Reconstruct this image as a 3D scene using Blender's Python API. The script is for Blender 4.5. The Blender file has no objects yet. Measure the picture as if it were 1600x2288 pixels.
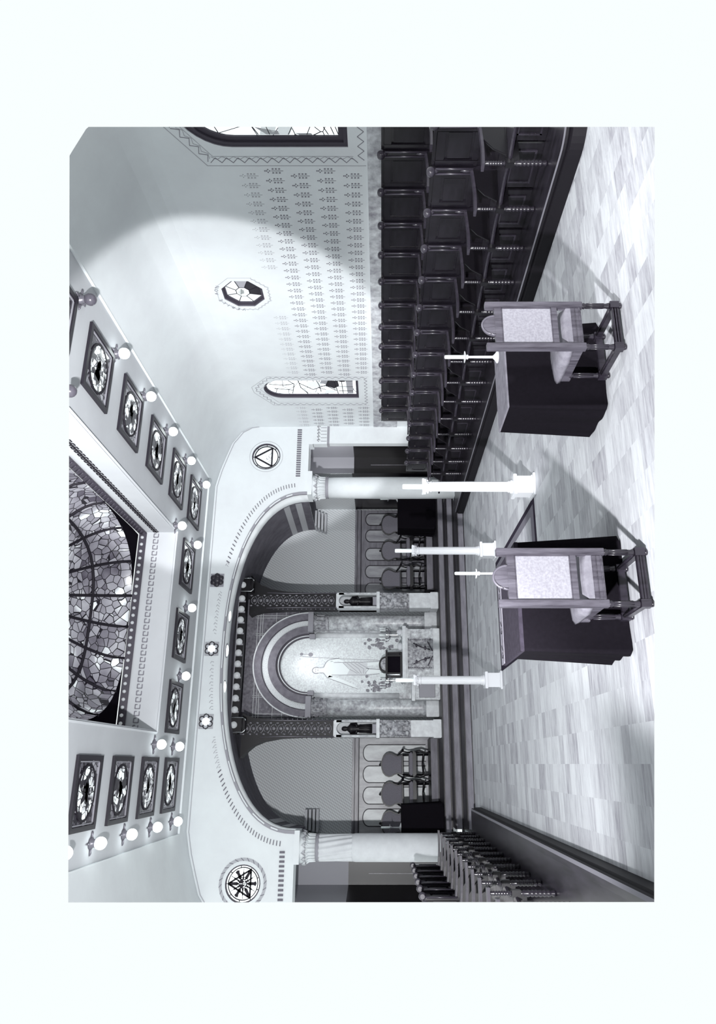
import bpy, bmesh, math, random
from math import sin, cos, pi, sqrt, radians
from mathutils import Vector, Matrix
from mathutils.geometry import tessellate_polygon
random.seed(7)
sc = bpy.context.scene
COL = sc.collection

# ------------------------------------------------------------------ camera, sky, lamps, exposure
F_PX, U0, V0, CAM_H = 1589.0, 1139.0, 852.0, 2.0
YAW = math.atan2(U0 - 581.0, F_PX)
fwd = Vector((sin(YAW), cos(YAW), 0)); rgt = Vector((cos(YAW), -sin(YAW), 0)); upv = Vector((0, 0, 1))
EYE = Vector((0, 0, CAM_H))
cam = bpy.data.cameras.new('camera'); cam_o = bpy.data.objects.new('camera', cam); COL.objects.link(cam_o)
cam_o.matrix_world = Matrix(((-upv.x, rgt.x, -fwd.x, EYE.x), (-upv.y, rgt.y, -fwd.y, EYE.y),
                             (-upv.z, rgt.z, -fwd.z, EYE.z), (0, 0, 0, 1)))   # the print lies on its side
cam.sensor_fit = 'AUTO'; cam.sensor_width = 36.0; cam.lens = 36.0 * F_PX / 2288.0
cam.shift_x = -(V0 - 800.0) / 2288.0; cam.shift_y = (2288 - U0 - 1144.0) / 2288.0
cam.clip_start = 0.05; cam.clip_end = 200
sc.camera = cam_o

sc.view_settings.view_transform = 'Standard'; sc.view_settings.look = 'None'
sc.view_settings.exposure = 0.0; sc.view_settings.gamma = 1.0
sc.view_settings.use_curve_mapping = False

world = bpy.data.worlds.new('world'); sc.world = world; world.use_nodes = True
bg = world.node_tree.nodes['Background']
bg.inputs[0].default_value = (0.945, 1.0, 1.0, 1); bg.inputs[1].default_value = 1.0

def lamp(name, kind, loc, energy, target=None, size=0.2, cone=None, blend=0.3, color=(0.985, 0.99, 1.0)):
    l = bpy.data.lights.new(name, kind); l.energy = energy; l.color = color
    o = bpy.data.objects.new(name, l); COL.objects.link(o); o.location = loc
    if kind == 'AREA': l.size = size
    else: l.shadow_soft_size = size
    if kind == 'SPOT': l.spot_size = radians(cone); l.spot_blend = blend
    if target is not None:
        o.rotation_euler = (Vector(target) - Vector(loc)).to_track_quat('-Z', 'Y').to_euler()
    return o
lamp('photo_flood', 'SPOT', (-1.55, 1.0, 2.7), 5600, (0.3, 12.0, 5.0), 0.10, 80, 0.28)
lamp('photo_flood', 'SPOT', (-1.60, 0.9, 2.9), 6200, (6.4, 12.0, 5.0), 0.10, 29, 0.10)
lamp('photo_flood', 'SPOT', (-1.55, 1.0, 2.75), 5200, (3.2, 6.3, 0.0), 0.10, 44, 0.45)
lamp('photo_flood', 'SPOT', (5.2, 1.6, 2.6), 1000, (5.5, 6.6, 0.2), 0.12, 76, 0.7)
lamp('altar_lamp', 'AREA', (2.45, 18.0, 5.15), 10, (2.45, 19.2, 2.2), 1.0)
lamp('altar_spot', 'SPOT', (2.45, 17.98, 5.2), 130, (2.40, 18.92, 3.25), 0.1, 46, 1.0)
lamp('side_aisle_lamp', 'POINT', (7.6, 17.6, 3.3), 14, None, 0.15)

# ------------------------------------------------------------------ tone and materials
TONE = [(0.0, (0.05, 0.042, 0.06)), (0.2, (0.20, 0.183, 0.224)), (0.5, (0.505, 0.50, 0.532)),
        (0.8, (0.79, 0.803, 0.816)), (1.0, (0.95, 0.985, 0.985))]
def lin(c): return c / 12.92 if c <= 0.04045 else ((c + 0.055) / 1.055) ** 2.4
def tone(t):
    t = max(0.0, min(1.0, t))
    for (a, ca), (b, cb) in zip(TONE, TONE[1:]):
        if t <= b:
            k = (t - a) / (b - a)
            return tuple(lin(ca[i] + (cb[i] - ca[i]) * k) for i in range(3)) + (1,)
    return (0.9, 0.95, 0.95, 1)

class NT:
    def __init__(s, m): m.use_nodes = True; s.t = m.node_tree; s.b = s.t.nodes['Principled BSDF']
    def n(s, kind, **kw):
        nd = s.t.nodes.new(kind)
        for k, v in kw.items():
            if k.startswith('i_'):
                key = k[2:]; key = int(key) if key.isdigit() else key
                if isinstance(v, bpy.types.NodeSocket): s.t.links.new(v, nd.inputs[key])
                else: nd.inputs[key].default_value = v
            else: setattr(nd, k, v)
        return nd
    def link(s, a, b): s.t.links.new(a, b)
    def math(s, op, a, b=0.0, c=0.0):
        return s.n('ShaderNodeMath', operation=op, i_0=a, i_1=b, i_2=c).outputs[0]
    def ramp(s, fac, stops):
        r = s.n('ShaderNodeValToRGB', i_Fac=fac); e = r.color_ramp.elements
        while len(e) < len(stops): e.new(0.5)
        for el, (p, c) in zip(e, stops): el.position = p; el.color = c if isinstance(c, tuple) else tone(c)
        return r.outputs[0]
    def obj(s, scale=(1, 1, 1), rot=(0, 0, 0)):
        tc = s.n('ShaderNodeTexCoord'); mp = s.n('ShaderNodeMapping', i_Vector=tc.outputs['Object'])
        mp.inputs['Scale'].default_value = scale; mp.inputs['Rotation'].default_value = rot
        return mp.outputs[0]

MATS = {}
def mat(name, t, rough=0.6, spec=0.3, noise=None, emit=0.0, metal=0.0, bump=0.0):
    m = bpy.data.materials.new(name); N = NT(m); b = N.b
    b.inputs['Base Color'].default_value = tone(t); b.inputs['Roughness'].default_value = rough
    b.inputs['Specular IOR Level'].default_value = spec; b.inputs['Metallic'].default_value = metal
    if noise:
        sc_, amt = noise
        sc3 = sc_ if isinstance(sc_, tuple) else (sc_,) * 3
        nz = N.n('ShaderNodeTexNoise', i_Vector=N.obj(sc3), i_Scale=1.0, i_Detail=5.0, i_Roughness=0.62)
        c = N.ramp(nz.outputs['Fac'], [(0.28, t - amt), (0.72, t + amt)])
        N.link(c, b.inputs['Base Color'])
        if bump:
            bp = N.n('ShaderNodeBump', i_Strength=bump, i_Distance=0.01, i_Height=nz.outputs['Fac'])
            N.link(bp.outputs[0], b.inputs['Normal'])
    if emit:
        b.inputs['Emission Color'].default_value = tone(1.0); b.inputs['Emission Strength'].default_value = emit
    MATS[name] = m; return m

mat('plaster', 0.84, 0.85, 0.1, noise=(1.1, 0.025))
mat('ceiling_paint', 0.75, 0.8, 0.1, noise=(0.9, 0.02))
mat('ceiling_rim', 0.85, 0.7)
mat('stone_strip', 0.66, 0.7, 0.2, noise=(7.0, 0.16))
mat('stencil', 0.50, 0.9, 0.0); mat('stencil_pale', 0.66, 0.9, 0.0); mat('stencil_dark', 0.42, 0.9, 0.0)
mat('vault_paint', 0.42, 0.8, 0.1, noise=(3.0, 0.05)); mat('vault_stripe', 0.72, 0.8)
mat('dark_wood', 0.05, 0.33, 0.5, noise=((3, 3, 14), 0.045)); mat('stall_wood', 0.06, 0.24, 0.6, noise=((14, 14, 3), 0.035))
mat('black_wood', 0.02, 0.35, 0.45); mat('deck_wood', 0.09, 0.3, 0.5, noise=((14, 2, 14), 0.09))
mat('chair_wood', 0.25, 0.4, 0.5, noise=((30, 30, 3), 0.10)); mat('leg_wood', 0.10, 0.28, 0.55, noise=((30, 30, 4), 0.05))
mat('polished_spindle', 0.11, 0.25, 0.6)
mat('upholstery', 0.50, 0.9, 0.05, noise=(60, 0.05)); mat('seat_leather', 0.42, 0.6, 0.2, noise=(12, 0.06))
mat('black_cloth', 0.015, 0.9, 0.05, noise=(30, 0.01)); mat('grey_cloth', 0.16, 0.85, 0.1, noise=(18, 0.04)); mat('pale_cloth', 0.42, 0.8, 0.1, noise=(14, 0.04))
mat('white_paint', 0.74, 0.45, 0.4); mat('wax', 1.0, 0.5, 0.3); mat('column_paint', 0.84, 0.7, 0.2, noise=(4, 0.02))
mat('column_shadow_paint', 0.60, 0.7, 0.2)
mat('marble', 0.68, 0.35, 0.45, noise=(9, 0.20)); mat('pale_marble', 0.78, 0.45, 0.4, noise=(6, 0.07)); mat('carved_stone', 0.54, 0.55, 0.3, noise=(16, 0.22), bump=0.8)
mat('grey_moulding', 0.55, 0.6, 0.3); mat('dark_moulding', 0.25, 0.5, 0.4); mat('mosaic', 0.76, 0.6, 0.3, noise=(60, 0.16))
mat('gilt', 0.80, 0.25, 0.8, metal=0.6); mat('black_iron', 0.02, 0.45, 0.3); mat('bright_metal', 0.85, 0.22, 0.9, metal=0.8)
mat('bronze', 0.28, 0.25, 0.9, noise=(40, 0.22), bump=0.6)  # pale flecks in the noise paint a sparkle onto the studs
mat('lit_panel_wood', 0.78, 0.35, 0.4, noise=((4, 4, 1.2), 0.14)); mat('panel_wood', 0.60, 0.35, 0.4, noise=((4, 4, 1.2), 0.14)); mat('rail_wood', 0.46, 0.35, 0.4, noise=((2, 2, 12), 0.08)); mat('panel_line', 0.15, 0.5)
mat('brocade', 0.45, 0.85, 0.1, noise=(50, 0.05))
mat('step_riser', 0.45, 0.6, 0.25, noise=((3, 12, 12), 0.05)); mat('step_tread', 0.06, 0.45, 0.4, noise=((3, 12, 12), 0.05)); mat('chancel_carpet', 0.10, 0.9)
mat('lead', 0.10, 0.6, 0.2); mat('window_frame', 0.24, 0.5, 0.3); mat('reveal', 0.50, 0.8); mat('panel_frame', 0.12, 0.45, 0.4)
mat('bulb', 0.62, 0.25, emit=0.2); mat('globe_lit', 1.0, 0.4, emit=9.0); mat('globe_off', 0.32, 0.25, 0.6); mat('lamp_lit', 1.0, 0.4, emit=3.0)
mat('bracket_metal', 0.40, 0.35, 0.7, metal=0.3); mat('rosette_dark', 0.13, 0.4, 0.5)
mat('rug_dark', 0.20, 0.9, 0.0); mat('rug_light', 0.62, 0.9, 0.0, noise=((3, 14, 3), 0.1)); mat('rug_mid', 0.42, 0.9, 0.0)
mat('archivolt_stone', 0.40, 0.6, 0.3, noise=(8, 0.05)); mat('polished_lit_wood', 0.20, 0.3, 0.6, noise=((14, 14, 3), 0.05)); mat('chair_edge', 0.33, 0.35, 0.5)  # stall arms and finials: polished, with the light on them painted in
mat('platform_wood', 0.03, 0.6, 0.2); mat('lit_lip_wood', 0.46, 0.4, 0.4); mat('lit_seat_wood', 0.15, 0.25, 0.6, noise=((14, 3, 14), 0.06)); mat('shaded_column_paint', 0.77, 0.7, 0.2, noise=(4, 0.03))
mat('matt_black', 0.05, 0.9, 0.0)  # flat near-black for the dome spandrel and the cabinet door
mat('glass_white', 1.0, 0.3, emit=1.15); mat('glass_pale', 0.86, 0.3, emit=0.30); mat('glass_grey', 0.55, 0.3, emit=0.10); mat('glass_dark', 0.10, 0.2, 0.6)
mat('mural_ground', 0.84, 0.7, 0.2, noise=(26, 0.10)); mat('mural_skin', 0.92, 0.7); mat('mural_line', 0.55, 0.7); mat('mural_robe', 0.80, 0.7); mat('mural_bush', 0.48, 0.7, noise=(22, 0.16))
mat('trellis_ground', 0.42, 0.6, noise=(14, 0.10)); mat('trellis_line', 0.80, 0.5)
mat('side_wall_paint', 0.60, 0.85)

def glass_mat(name, scale, levels, emit, lead=0.05, big=None):
    """leaded glass lit from behind: voronoi pieces, dark lead between them"""
    m = bpy.data.materials.new(name); N = NT(m)
    v = N.obj((scale,) * 3)
    oi = N.n('ShaderNodeObjectInfo')
    off = N.n('ShaderNodeVectorMath', operation='ADD', i_0=v, i_1=N.n('ShaderNodeCombineXYZ', i_X=N.math('MULTIPLY', oi.outputs['Random'], 37.0), i_Y=N.math('MULTIPLY', oi.outputs['Random'], 91.0)).outputs[0]).outputs[0]
    vo = N.n('ShaderNodeTexVoronoi', i_Vector=off, i_Scale=1.0)
    ve = N.n('ShaderNodeTexVoronoi', i_Vector=off, i_Scale=1.0, feature='DISTANCE_TO_EDGE')
    sep = N.n('ShaderNodeSeparateColor', i_0=vo.outputs['Color']).outputs[0]
    if big:
        nz = N.n('ShaderNodeTexNoise', i_Vector=off, i_Scale=big, i_Detail=2.0)
        sep = N.math('ADD', N.math('MULTIPLY', sep, 0.6), N.math('MULTIPLY_ADD', nz.outputs['Fac'], 1.5, -0.55))
    col = N.ramp(sep, levels)
    edge = N.math('GREATER_THAN', ve.outputs['Distance'], lead)
    mixn = N.n('ShaderNodeMix', data_type='RGBA', i_Factor=edge)
    mixn.inputs[6].default_value = tone(0.06); N.link(col, mixn.inputs[7])
    N.link(mixn.outputs[2], N.b.inputs['Base Color']); N.link(mixn.outputs[2], N.b.inputs['Emission Color'])
    N.b.inputs['Emission Strength'].default_value = emit; N.b.inputs['Roughness'].default_value = 0.2
    MATS[name] = m; return m
glass_mat('dome_glass', 6.8, [(0.1, 0.28), (0.40, 0.46), (0.75, 0.58), (0.97, 0.92)], 0.45, 0.045, big=0.22)
glass_mat('panel_glass', 11.0, [(0.1, 0.12), (0.5, 0.34), (0.95, 0.62)], 0.30, 0.06)
glass_mat('medallion_glass', 10.0, [(0.0, 0.05), (0.42, 0.10), (0.5, 0.70), (0.8, 1.0)], 0.62, 0.05, big=0.55)
glass_mat('window_glass', 3.2, [(0.1, 0.92), (0.6, 1.0)], 1.0, 0.018)

def floor_mat():
    m = bpy.data.materials.new('floor_tile'); N = NT(m)
    tc = N.n('ShaderNodeTexCoord'); s = N.n('ShaderNodeSeparateXYZ', i_0=tc.outputs['Object'])
    cx = N.math('FLOOR', N.math('DIVIDE', s.outputs[0], 0.30)); cy = N.math('FLOOR', N.math('DIVIDE', s.outputs[1], 0.20))
    wn = N.n('ShaderNodeTexWhiteNoise', noise_dimensions='2D', i_Vector=N.n('ShaderNodeCombineXYZ', i_X=cx, i_Y=cy).outputs[0])
    off = N.math('MULTIPLY', wn.outputs['Value'], 40.0)
    vec = N.n('ShaderNodeCombineXYZ', i_X=N.math('MULTIPLY', s.outputs[0], 3.2), i_Y=N.math('MULTIPLY', s.outputs[1], 22.0), i_Z=off).outputs[0]
    nz = N.n('ShaderNodeTexNoise', i_Vector=vec, i_Scale=1.0, i_Detail=5.0, i_Roughness=0.7)
    g = N.math('ADD', N.math('MULTIPLY', nz.outputs['Fac'], 0.75), N.math('MULTIPLY', wn.outputs['Value'], 0.25))
    c = N.ramp(g, [(0.22, 0.47), (0.42, 0.64), (0.64, 0.75)])
    N.link(c, N.b.inputs['Base Color']); N.b.inputs['Roughness'].default_value = 0.55
    N.b.inputs['Specular IOR Level'].default_value = 0.3
    MATS['floor_tile'] = m
floor_mat()
def damask_mat():
    m = bpy.data.materials.new('damask'); N = NT(m)
    v = N.obj((1, 1, 1)); s = N.n('ShaderNodeSeparateXYZ', i_0=v)
    a = N.math('SINE', N.math('MULTIPLY', N.math('ADD', N.math('ADD', s.outputs[0], s.outputs[1]), N.math('MULTIPLY', s.outputs[2], 0.6)), 62.0))
    b = N.math('SINE', N.math('MULTIPLY', N.math('SUBTRACT', s.outputs[2], N.math('MULTIPLY', N.math('ADD', s.outputs[0], s.outputs[1]), 0.25)), 90.0))
    g = N.math('MULTIPLY_ADD', N.math('MULTIPLY', a, b), 0.5, 0.5)
    N.link(N.ramp(g, [(0.2, 0.70), (0.8, 0.88)]), N.b.inputs['Base Color']); N.b.inputs['Roughness'].default_value = 0.8
    MATS['damask'] = m
damask_mat()

# ------------------------------------------------------------------ mesh helpers
class MB:
    def __init__(s): s.v = []; s.f = []; s.m = []; s.mi = 0; s.sm = []; s.smooth = False
    def face(s, pts):
        b = len(s.v); s.v += [tuple(p) for p in pts]; s.f.append(tuple(range(b, b + len(pts)))); s.m.append(s.mi); s.sm.append(False); return s
    def grid(s, rows, close=False, smooth=True):
        b = len(s.v); n = len(rows[0])
        for r in rows: s.v += [tuple(p) for p in r]
        for i in range(len(rows) - 1):
            for j in range(n if close else n - 1):
                k = (j + 1) % n
                s.f.append((b + i * n + j, b + i * n + k, b + (i + 1) * n + k, b + (i + 1) * n + j)); s.m.append(s.mi); s.sm.append(smooth)
        return s
    def box(s, x0, x1, y0, y1, z0, z1, M=None):
        p = [Vector((x, y, z)) for z in (z0, z1) for y in (y0, y1) for x in (x0, x1)]
        if M is not None: p = [M @ q for q in p]
        b = len(s.v); s.v += [tuple(q) for q in p]
        for f in ((0, 2, 3, 1), (4, 5, 7, 6), (0, 1, 5, 4), (2, 6, 7, 3), (0, 4, 6, 2), (1, 3, 7, 5)):
            s.f.append(tuple(b + i for i in f)); s.m.append(s.mi); s.sm.append(False)
        return s
    def prism(s, poly, fn, d0, d1):
        """poly in 2D, fn(a, b, d) -> 3D, extruded from d0 to d1"""
        n = len(poly); b = len(s.v)
        s.v += [tuple(fn(a, c, d0)) for a, c in poly] + [tuple(fn(a, c, d1)) for a, c in poly]
        s.f.append(tuple(b + i for i in range(n))); s.f.append(tuple(b + n + i for i in reversed(range(n))))
        s.m += [s.mi] * 2; s.sm += [False] * 2
        for i in range(n):
            j = (i + 1) % n
            s.f.append((b + i, b + n + i, b + n + j, b + j)); s.m.append(s.mi); s.sm.append(False)
        return s
    def lathe(s, prof, c=(0, 0, 0), seg=16, axis='z', smooth=True):
        rows = []
        for r, h in prof:
            row = []
            for k in range(seg):
                a = 2 * pi * k / seg; u, w = r * cos(a), r * sin(a)
                row.append((c[0] + u, c[1] + w, c[2] + h) if axis == 'z' else ((c[0] + u, c[1] + h, c[2] + w) if axis == 'y' else (c[0] + h, c[1] + u, c[2] + w)))
            rows.append(row)
        s.grid(rows, close=True, smooth=smooth)
        for row, rev in ((rows[0], True), (rows[-1], False)):
            s.face(list(reversed(row)) if rev else row)
        return s
    def sphere(s, c, r, seg=16, sq=(1, 1, 1)):
        rows = []
        for i in range(1, seg // 2):
            t = pi * i / (seg // 2)
            rows.append([(c[0] + sq[0] * r * sin(t) * cos(2 * pi * k / seg), c[1] + sq[1] * r * sin(t) * sin(2 * pi * k / seg), c[2] + sq[2] * r * cos(t)) for k in range(seg)])
        s.grid(rows, close=True)
        top = (c[0], c[1], c[2] + sq[2] * r); bot = (c[0], c[1], c[2] - sq[2] * r)
        for k in range(seg):
            s.face((top, rows[0][k], rows[0][(k + 1) % seg])); s.sm[-1] = True
            s.face((bot, rows[-1][(k + 1) % seg], rows[-1][k])); s.sm[-1] = True
        return s
    def tube(s, pts, r, seg=8, close=False):
        pts = [Vector(p) for p in pts]; rows = []; n = len(pts); rr = r if isinstance(r, (list, tuple)) else [r] * n
        for i, p in enumerate(pts):
            a = pts[(i - 1) % n] if close or i else p; b = pts[(i + 1) % n] if close or i < n - 1 else p
            d = (b - a).normalized(); h = Vector((0, 0, 1)) if abs(d.z) < 0.95 else Vector((1, 0, 0))
            e1 = d.cross(h).normalized(); e2 = d.cross(e1)
            rows.append([p + (e1 * cos(2 * pi * k / seg) + e2 * sin(2 * pi * k / seg)) * rr[i] for k in range(seg)])
        if close: rows.append(rows[0])
        s.grid(rows, close=True)
        if not close: s.face(rows[0]); s.face(list(reversed(rows[-1])))
        return s
    def bar(s, a, b, w, t, fn):
        """flat stroke between two 2D points, fn(a, b, d)"""
        ax, ay = a; bx, by = b; L = math.hypot(bx - ax, by - ay) or 1e-6
        nx, ny = -(by - ay) / L * w / 2, (bx - ax) / L * w / 2
        return s.prism([(ax + nx, ay + ny), (bx + nx, by + ny), (bx - nx, by - ny), (ax - nx, ay - ny)], fn, 0, t)
    def build(s, name, mats, parent=None, loc=(0, 0, 0), rz=0.0, bevel=0.0, kind=None):
        me = bpy.data.meshes.new(name)
        bm = bmesh.new(); bv = [bm.verts.new(p) for p in s.v]
        for f, mi, sm in zip(s.f, s.m, s.sm):
            try: q = bm.faces.new([bv[i] for i in f])
            except ValueError: continue
            q.material_index = mi; q.smooth = sm
        bmesh.ops.remove_doubles(bm, verts=bm.verts, dist=1e-5)
        bmesh.ops.recalc_face_normals(bm, faces=bm.faces)
        if bevel:
            es = [e for e in bm.edges if len(e.link_faces) == 2 and e.calc_face_angle(0) > 0.7]
            bmesh.ops.bevel(bm, geom=es, offset=bevel, segments=2, affect='EDGES', clamp_overlap=True)
        bm.to_mesh(me); bm.free()
        for m in (mats if isinstance(mats, (list, tuple)) else [mats]): me.materials.append(MATS[m])
        o = bpy.data.objects.new(name, me); COL.objects.link(o)
        o.location = loc; o.rotation_euler = (0, 0, rz)
        if parent is not None: o.parent = parent
        if kind: o['kind'] = kind
        return o

def tag(o, label, cat, group=None):
    o['label'] = label; o['category'] = cat
    if group: o['group'] = group
    return o
def thing(name, label, cat, loc=(0, 0, 0), rz=0.0, group=None):
    o = bpy.data.objects.new(name, None); COL.objects.link(o); o.location = loc; o.rotation_euler = (0, 0, rz)
    o.empty_display_size = 0.1
    return tag(o, label, cat, group)
def copy_tree(o, parent=None):
    c = o.copy(); COL.objects.link(c)
    if parent is not None: c.parent = parent
    for ch in list(o.children): copy_tree(ch, c)
    return c
def structure(name, mb, mats, **kw): return mb.build(name, mats, kind='structure', **kw)
def ellipse(cx, cz, a, b, t0=0, t1=2 * pi, n=32): return [(cx + a * cos(t0 + (t1 - t0) * i / n), cz + b * sin(t0 + (t1 - t0) * i / n)) for i in range(n + 1)]
def arc(cx, cz, r, t0, t1, n=24): return ellipse(cx, cz, r, r, t0, t1, n)
def tess(mb, loops, fn):
    ls = [[Vector((a, b, 0)) for a, b in l] for l in loops]; flat = [p for l in loops for p in l]
    for t in tessellate_polygon(ls): mb.face([fn(*flat[i]) for i in t])
def band(mb, inner, outer, fn, d0, d1):
    """raised flat band between two polylines"""
    for i in range(len(inner) - 1):
        mb.prism([inner[i], inner[i + 1], outer[i + 1], outer[i]], fn, d0, d1)
def text_polys(txt, size):
    cu = bpy.data.curves.new('t', 'FONT'); cu.body = txt; cu.size = size; cu.align_x = 'CENTER'; cu.align_y = 'CENTER'; cu.resolution_u = 2
    o = bpy.data.objects.new('t', cu); COL.objects.link(o)
    dg = bpy.context.evaluated_depsgraph_get(); me = o.evaluated_get(dg).to_mesh()
    out = [[(me.vertices[i].co.x, me.vertices[i].co.y) for i in p.vertices] for p in me.polygons]
    o.evaluated_get(dg).to_mesh_clear(); bpy.data.objects.remove(o); bpy.data.curves.remove(cu)
    return out

# ------------------------------------------------------------------ the room
XW, XL, YF, ZC = 8.22, -3.05, 16.6, 6.20          # right wall, left wall, arch wall, ceiling
YN = 7.03                                          # the transverse rib the nearer bay ends at
b = MB(); b.face([(-1.0, 2.2, 0), (6.0, 2.2, 0), (6.0, 16.5, 0), (-1.0, 16.5, 0)]); b.face([(-4.0, 14.0, -0.001), (-1.0, 14.0, -0.001), (-1.0, 19.2, -0.001), (-4.0, 19.2, -0.001)]); b.face([(6.0, 14.0, -0.001), (9.0, 14.0, -0.001), (9.0, 19.2, -0.001), (6.0, 19.2, -0.001)]); structure('floor', b, 'floor_tile')

# right wall with three windows, stencilled palmettes and painted borders
fR = lambda y, z, d=0.0: (XW - d, y, z)
def arch_loop(yc, hw, z0, zs, rise, n=20): return [(yc - hw, z0), (yc + hw, z0)] + [(yc + hw * cos(pi * i / n), zs + rise * sin(pi * i / n)) for i in range(n + 1)]
OCT = [(11.09 + 0.405 * cos(pi / 8 + k * pi / 4), 4.56 + 0.405 * sin(pi / 8 + k * pi / 4)) for k in range(8)]
BIG = arch_loop(6.80, 0.96, 2.47, 4.10, 0.80); SMALL = arch_loop(14.65, 0.41, 2.53, 4.33, 0.40)
b = MB(); tess(b, [[(5.6, 0.0), (YF, 0.0), (YF, 5.2), (5.6, 5.2)], BIG, SMALL, OCT], lambda y, z: fR(y, z))
b.mi = 1; b.box(XW - 0.02, XW, 5.6, YF, 1.6, 2.20)
def motif(y, z, m, k=1.0):
    b.mi = m; t = 0.004
    for dy, dz in ((0, 0.02), (0, -0.025), (-0.026, 0), (0.026, 0), (0, 0.045)):
        b.prism([(y + dy + 0.012 * k * cos(a * pi / 3), z + dz + 0.012 * k * sin(a * pi / 3)) for a in range(6)], fR, 0, t)
    for j in range(3):
        for sgn in (-1, 1):
            cy, cz = y + sgn * 0.036, z - 0.075 - j * 0.048
            b.prism([(cy - 0.013, cz + 0.013), (cy + 0.013, cz + 0.017), (cy + 0.008, cz - 0.014), (cy - 0.010, cz - 0.010)], fR, 0, t)
    b.prism([(y - 0.003, z - 0.05), (y + 0.003, z - 0.05), (y + 0.003, z - 0.225), (y - 0.003, z - 0.225)], fR, 0, t)
def in_border(y, z):
    if z < 5.0 and y < 8.14: return True
    if 14.02 < y < 15.46 and z < 5.2: return True
    return abs(y - 11.09) < 0.58 and abs(z - 4.56) < 0.66
for r, z in enumerate((2.51, 2.90, 3.285, 3.665, 4.045)):
    y = 8.28 - (0.095 if r % 2 else 0.0)
    while y < 16.5:
        if not in_border(y, z): motif(y, z, 2 if r < 4 else 3, 1.0 if r < 4 else 0.7)
        y += 0.1865
# zigzag borders
def zigzag(pts, amp, step, m, w=0.012):
    b.mi = m
    for (ay, az), (by, bz) in zip(pts, pts[1:]):
        L = math.hypot(by - ay, bz - az); n = max(2, int(round(L / step))); ty, tz = (by - ay) / L, (bz - az) / L; ny, nz = -tz, ty
        q = [(ay + ty * L * i / n + ny * amp * (0.5 if i % 2 else -0.5), az + tz * L * i / n + nz * amp * (0.5 if i % 2 else -0.5)) for i in range(n + 1)]
        for c, d in zip(q, q[1:]): b.bar(c, d, w, 0.004, fR)
def outline(pts, m, w=0.010):
    b.mi = m
    for c, d in zip(pts, pts[1:]): b.bar(c, d, w, 0.004, fR)
zigzag([(7.99, 2.34), (7.99, 4.47), (7.42, 4.86), (6.4, 5.1)], 0.09, 0.083, 2, 0.009); zigzag([(5.7, 2.29), (7.99, 2.29)], 0.09, 0.083, 2, 0.009)
zigzag([(7.95, 2.40), (7.95, 4.45), (7.42, 4.80)], 0.05, 0.083, 3, 0.008)
outline([(8.09, 2.22), (8.09, 4.53), (7.42, 4.98), (6.4, 5.19)], 3); outline([(7.92, 2.40), (7.92, 4.42), (7.42, 4.76)], 3, 0.006)
for pts in ([(14.12, 2.36), (14.12, 4.52), (14.40, 4.78), (14.65, 4.92), (14.90, 4.80), (15.36, 4.56), (15.36, 2.36), (14.12, 2.36)],): zigzag(pts, 0.07, 0.075, 2, 0.010)
outline([(14.07, 2.29), (14.07, 4.57), (14.55, 5.0), (14.8, 4.98), (15.42, 4.60), (15.42, 2.29)], 3); outline([(14.20, 2.44), (14.20, 4.42), (14.65, 4.82), (15.27, 4.47), (15.27, 2.44)], 3, 0.007)
oc = [(11.09 + 0.50 * cos(pi / 8 + k * pi / 4), 4.56 + 0.52 * sin(pi / 8 + k * pi / 4)) for k in range(9)]; outline(oc, 3, 0.008)
for k in (0, 4, 5, 6, 7): zigzag([oc[k], oc[k + 1]], 0.05, 0.05, 3, 0.006)
for i, ch in enumerate('VERILE AON'):
    a = radians(8 + 12.0 * i); n_ = (cos(a), sin(a)); t_ = (-sin(a), cos(a)); b.mi = 4
    for poly in text_polys(ch, 0.10):
        b.face([fR(11.09 + (0.47 + py) * n_[0] + px * t_[0], 4.56 + (0.485 + py) * n_[1] + px * t_[1], 0.005) for px, py in poly])
structure('wall_right', b, ['plaster', 'stone_strip', 'stencil', 'stencil_pale', 'stencil_dark'])

# windows of the right wall: reveal, frame, glass and the lead and painted figures
def wall_window(n, loop, inset, figures):
    w = MB(); cy = sum(p[0] for p in loop) / len(loop); cz = (min(p[1] for p in loop) + max(p[1] for p in loop)) / 2
    hw = (max(p[0] for p in loop) - min(p[0] for p in loop)) / 2; hh = (max(p[1] for p in loop) - min(p[1] for p in loop)) / 2
    def shrink(k): return [(cy + (y - cy) * (1 - k / hw), cz + (z - cz) * (1 - k / hh)) for y, z in loop]
    lp = loop + [loop[0]]; f1 = shrink(0.02); f1 += [f1[0]]; f2 = shrink(inset); f2 += [f2[0]]
    w.grid([[fR(y, z, 0) for y, z in lp], [fR(y, z, -0.10) for y, z in lp]], smooth=False)
    w.mi = 1; band(w, f2, lp, fR, -0.10, -0.055); f3 = shrink(inset * 0.45); f3 += [f3[0]]; band(w, f3, lp, fR, -0.055, -0.02)
    o = structure('window_%d' % n, w, ['reveal', 'window_frame'])
    g = MB(); tess(g, [shrink(inset)], lambda y, z: fR(y, z, -0.085)); gl = g.build('glass', 'window_glass', o)
    q = MB(); figures(q); q.build('leading', ['lead', 'glass_grey', 'glass_pale', 'glass_dark', 'glass_white'], o)
    return o
def fG(y, z, d=0.0): return (XW + 0.085 - d, y, z)
def strokes(q, lines, w, m=0):
    q.mi = m
    for l in lines:
        for a, c in zip(l, l[1:]): q.bar(a, c, w, 0.006, fG)
def fill(q, poly, m): q.mi = m; q.prism(poly, fG, 0.0, 0.004)
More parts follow.
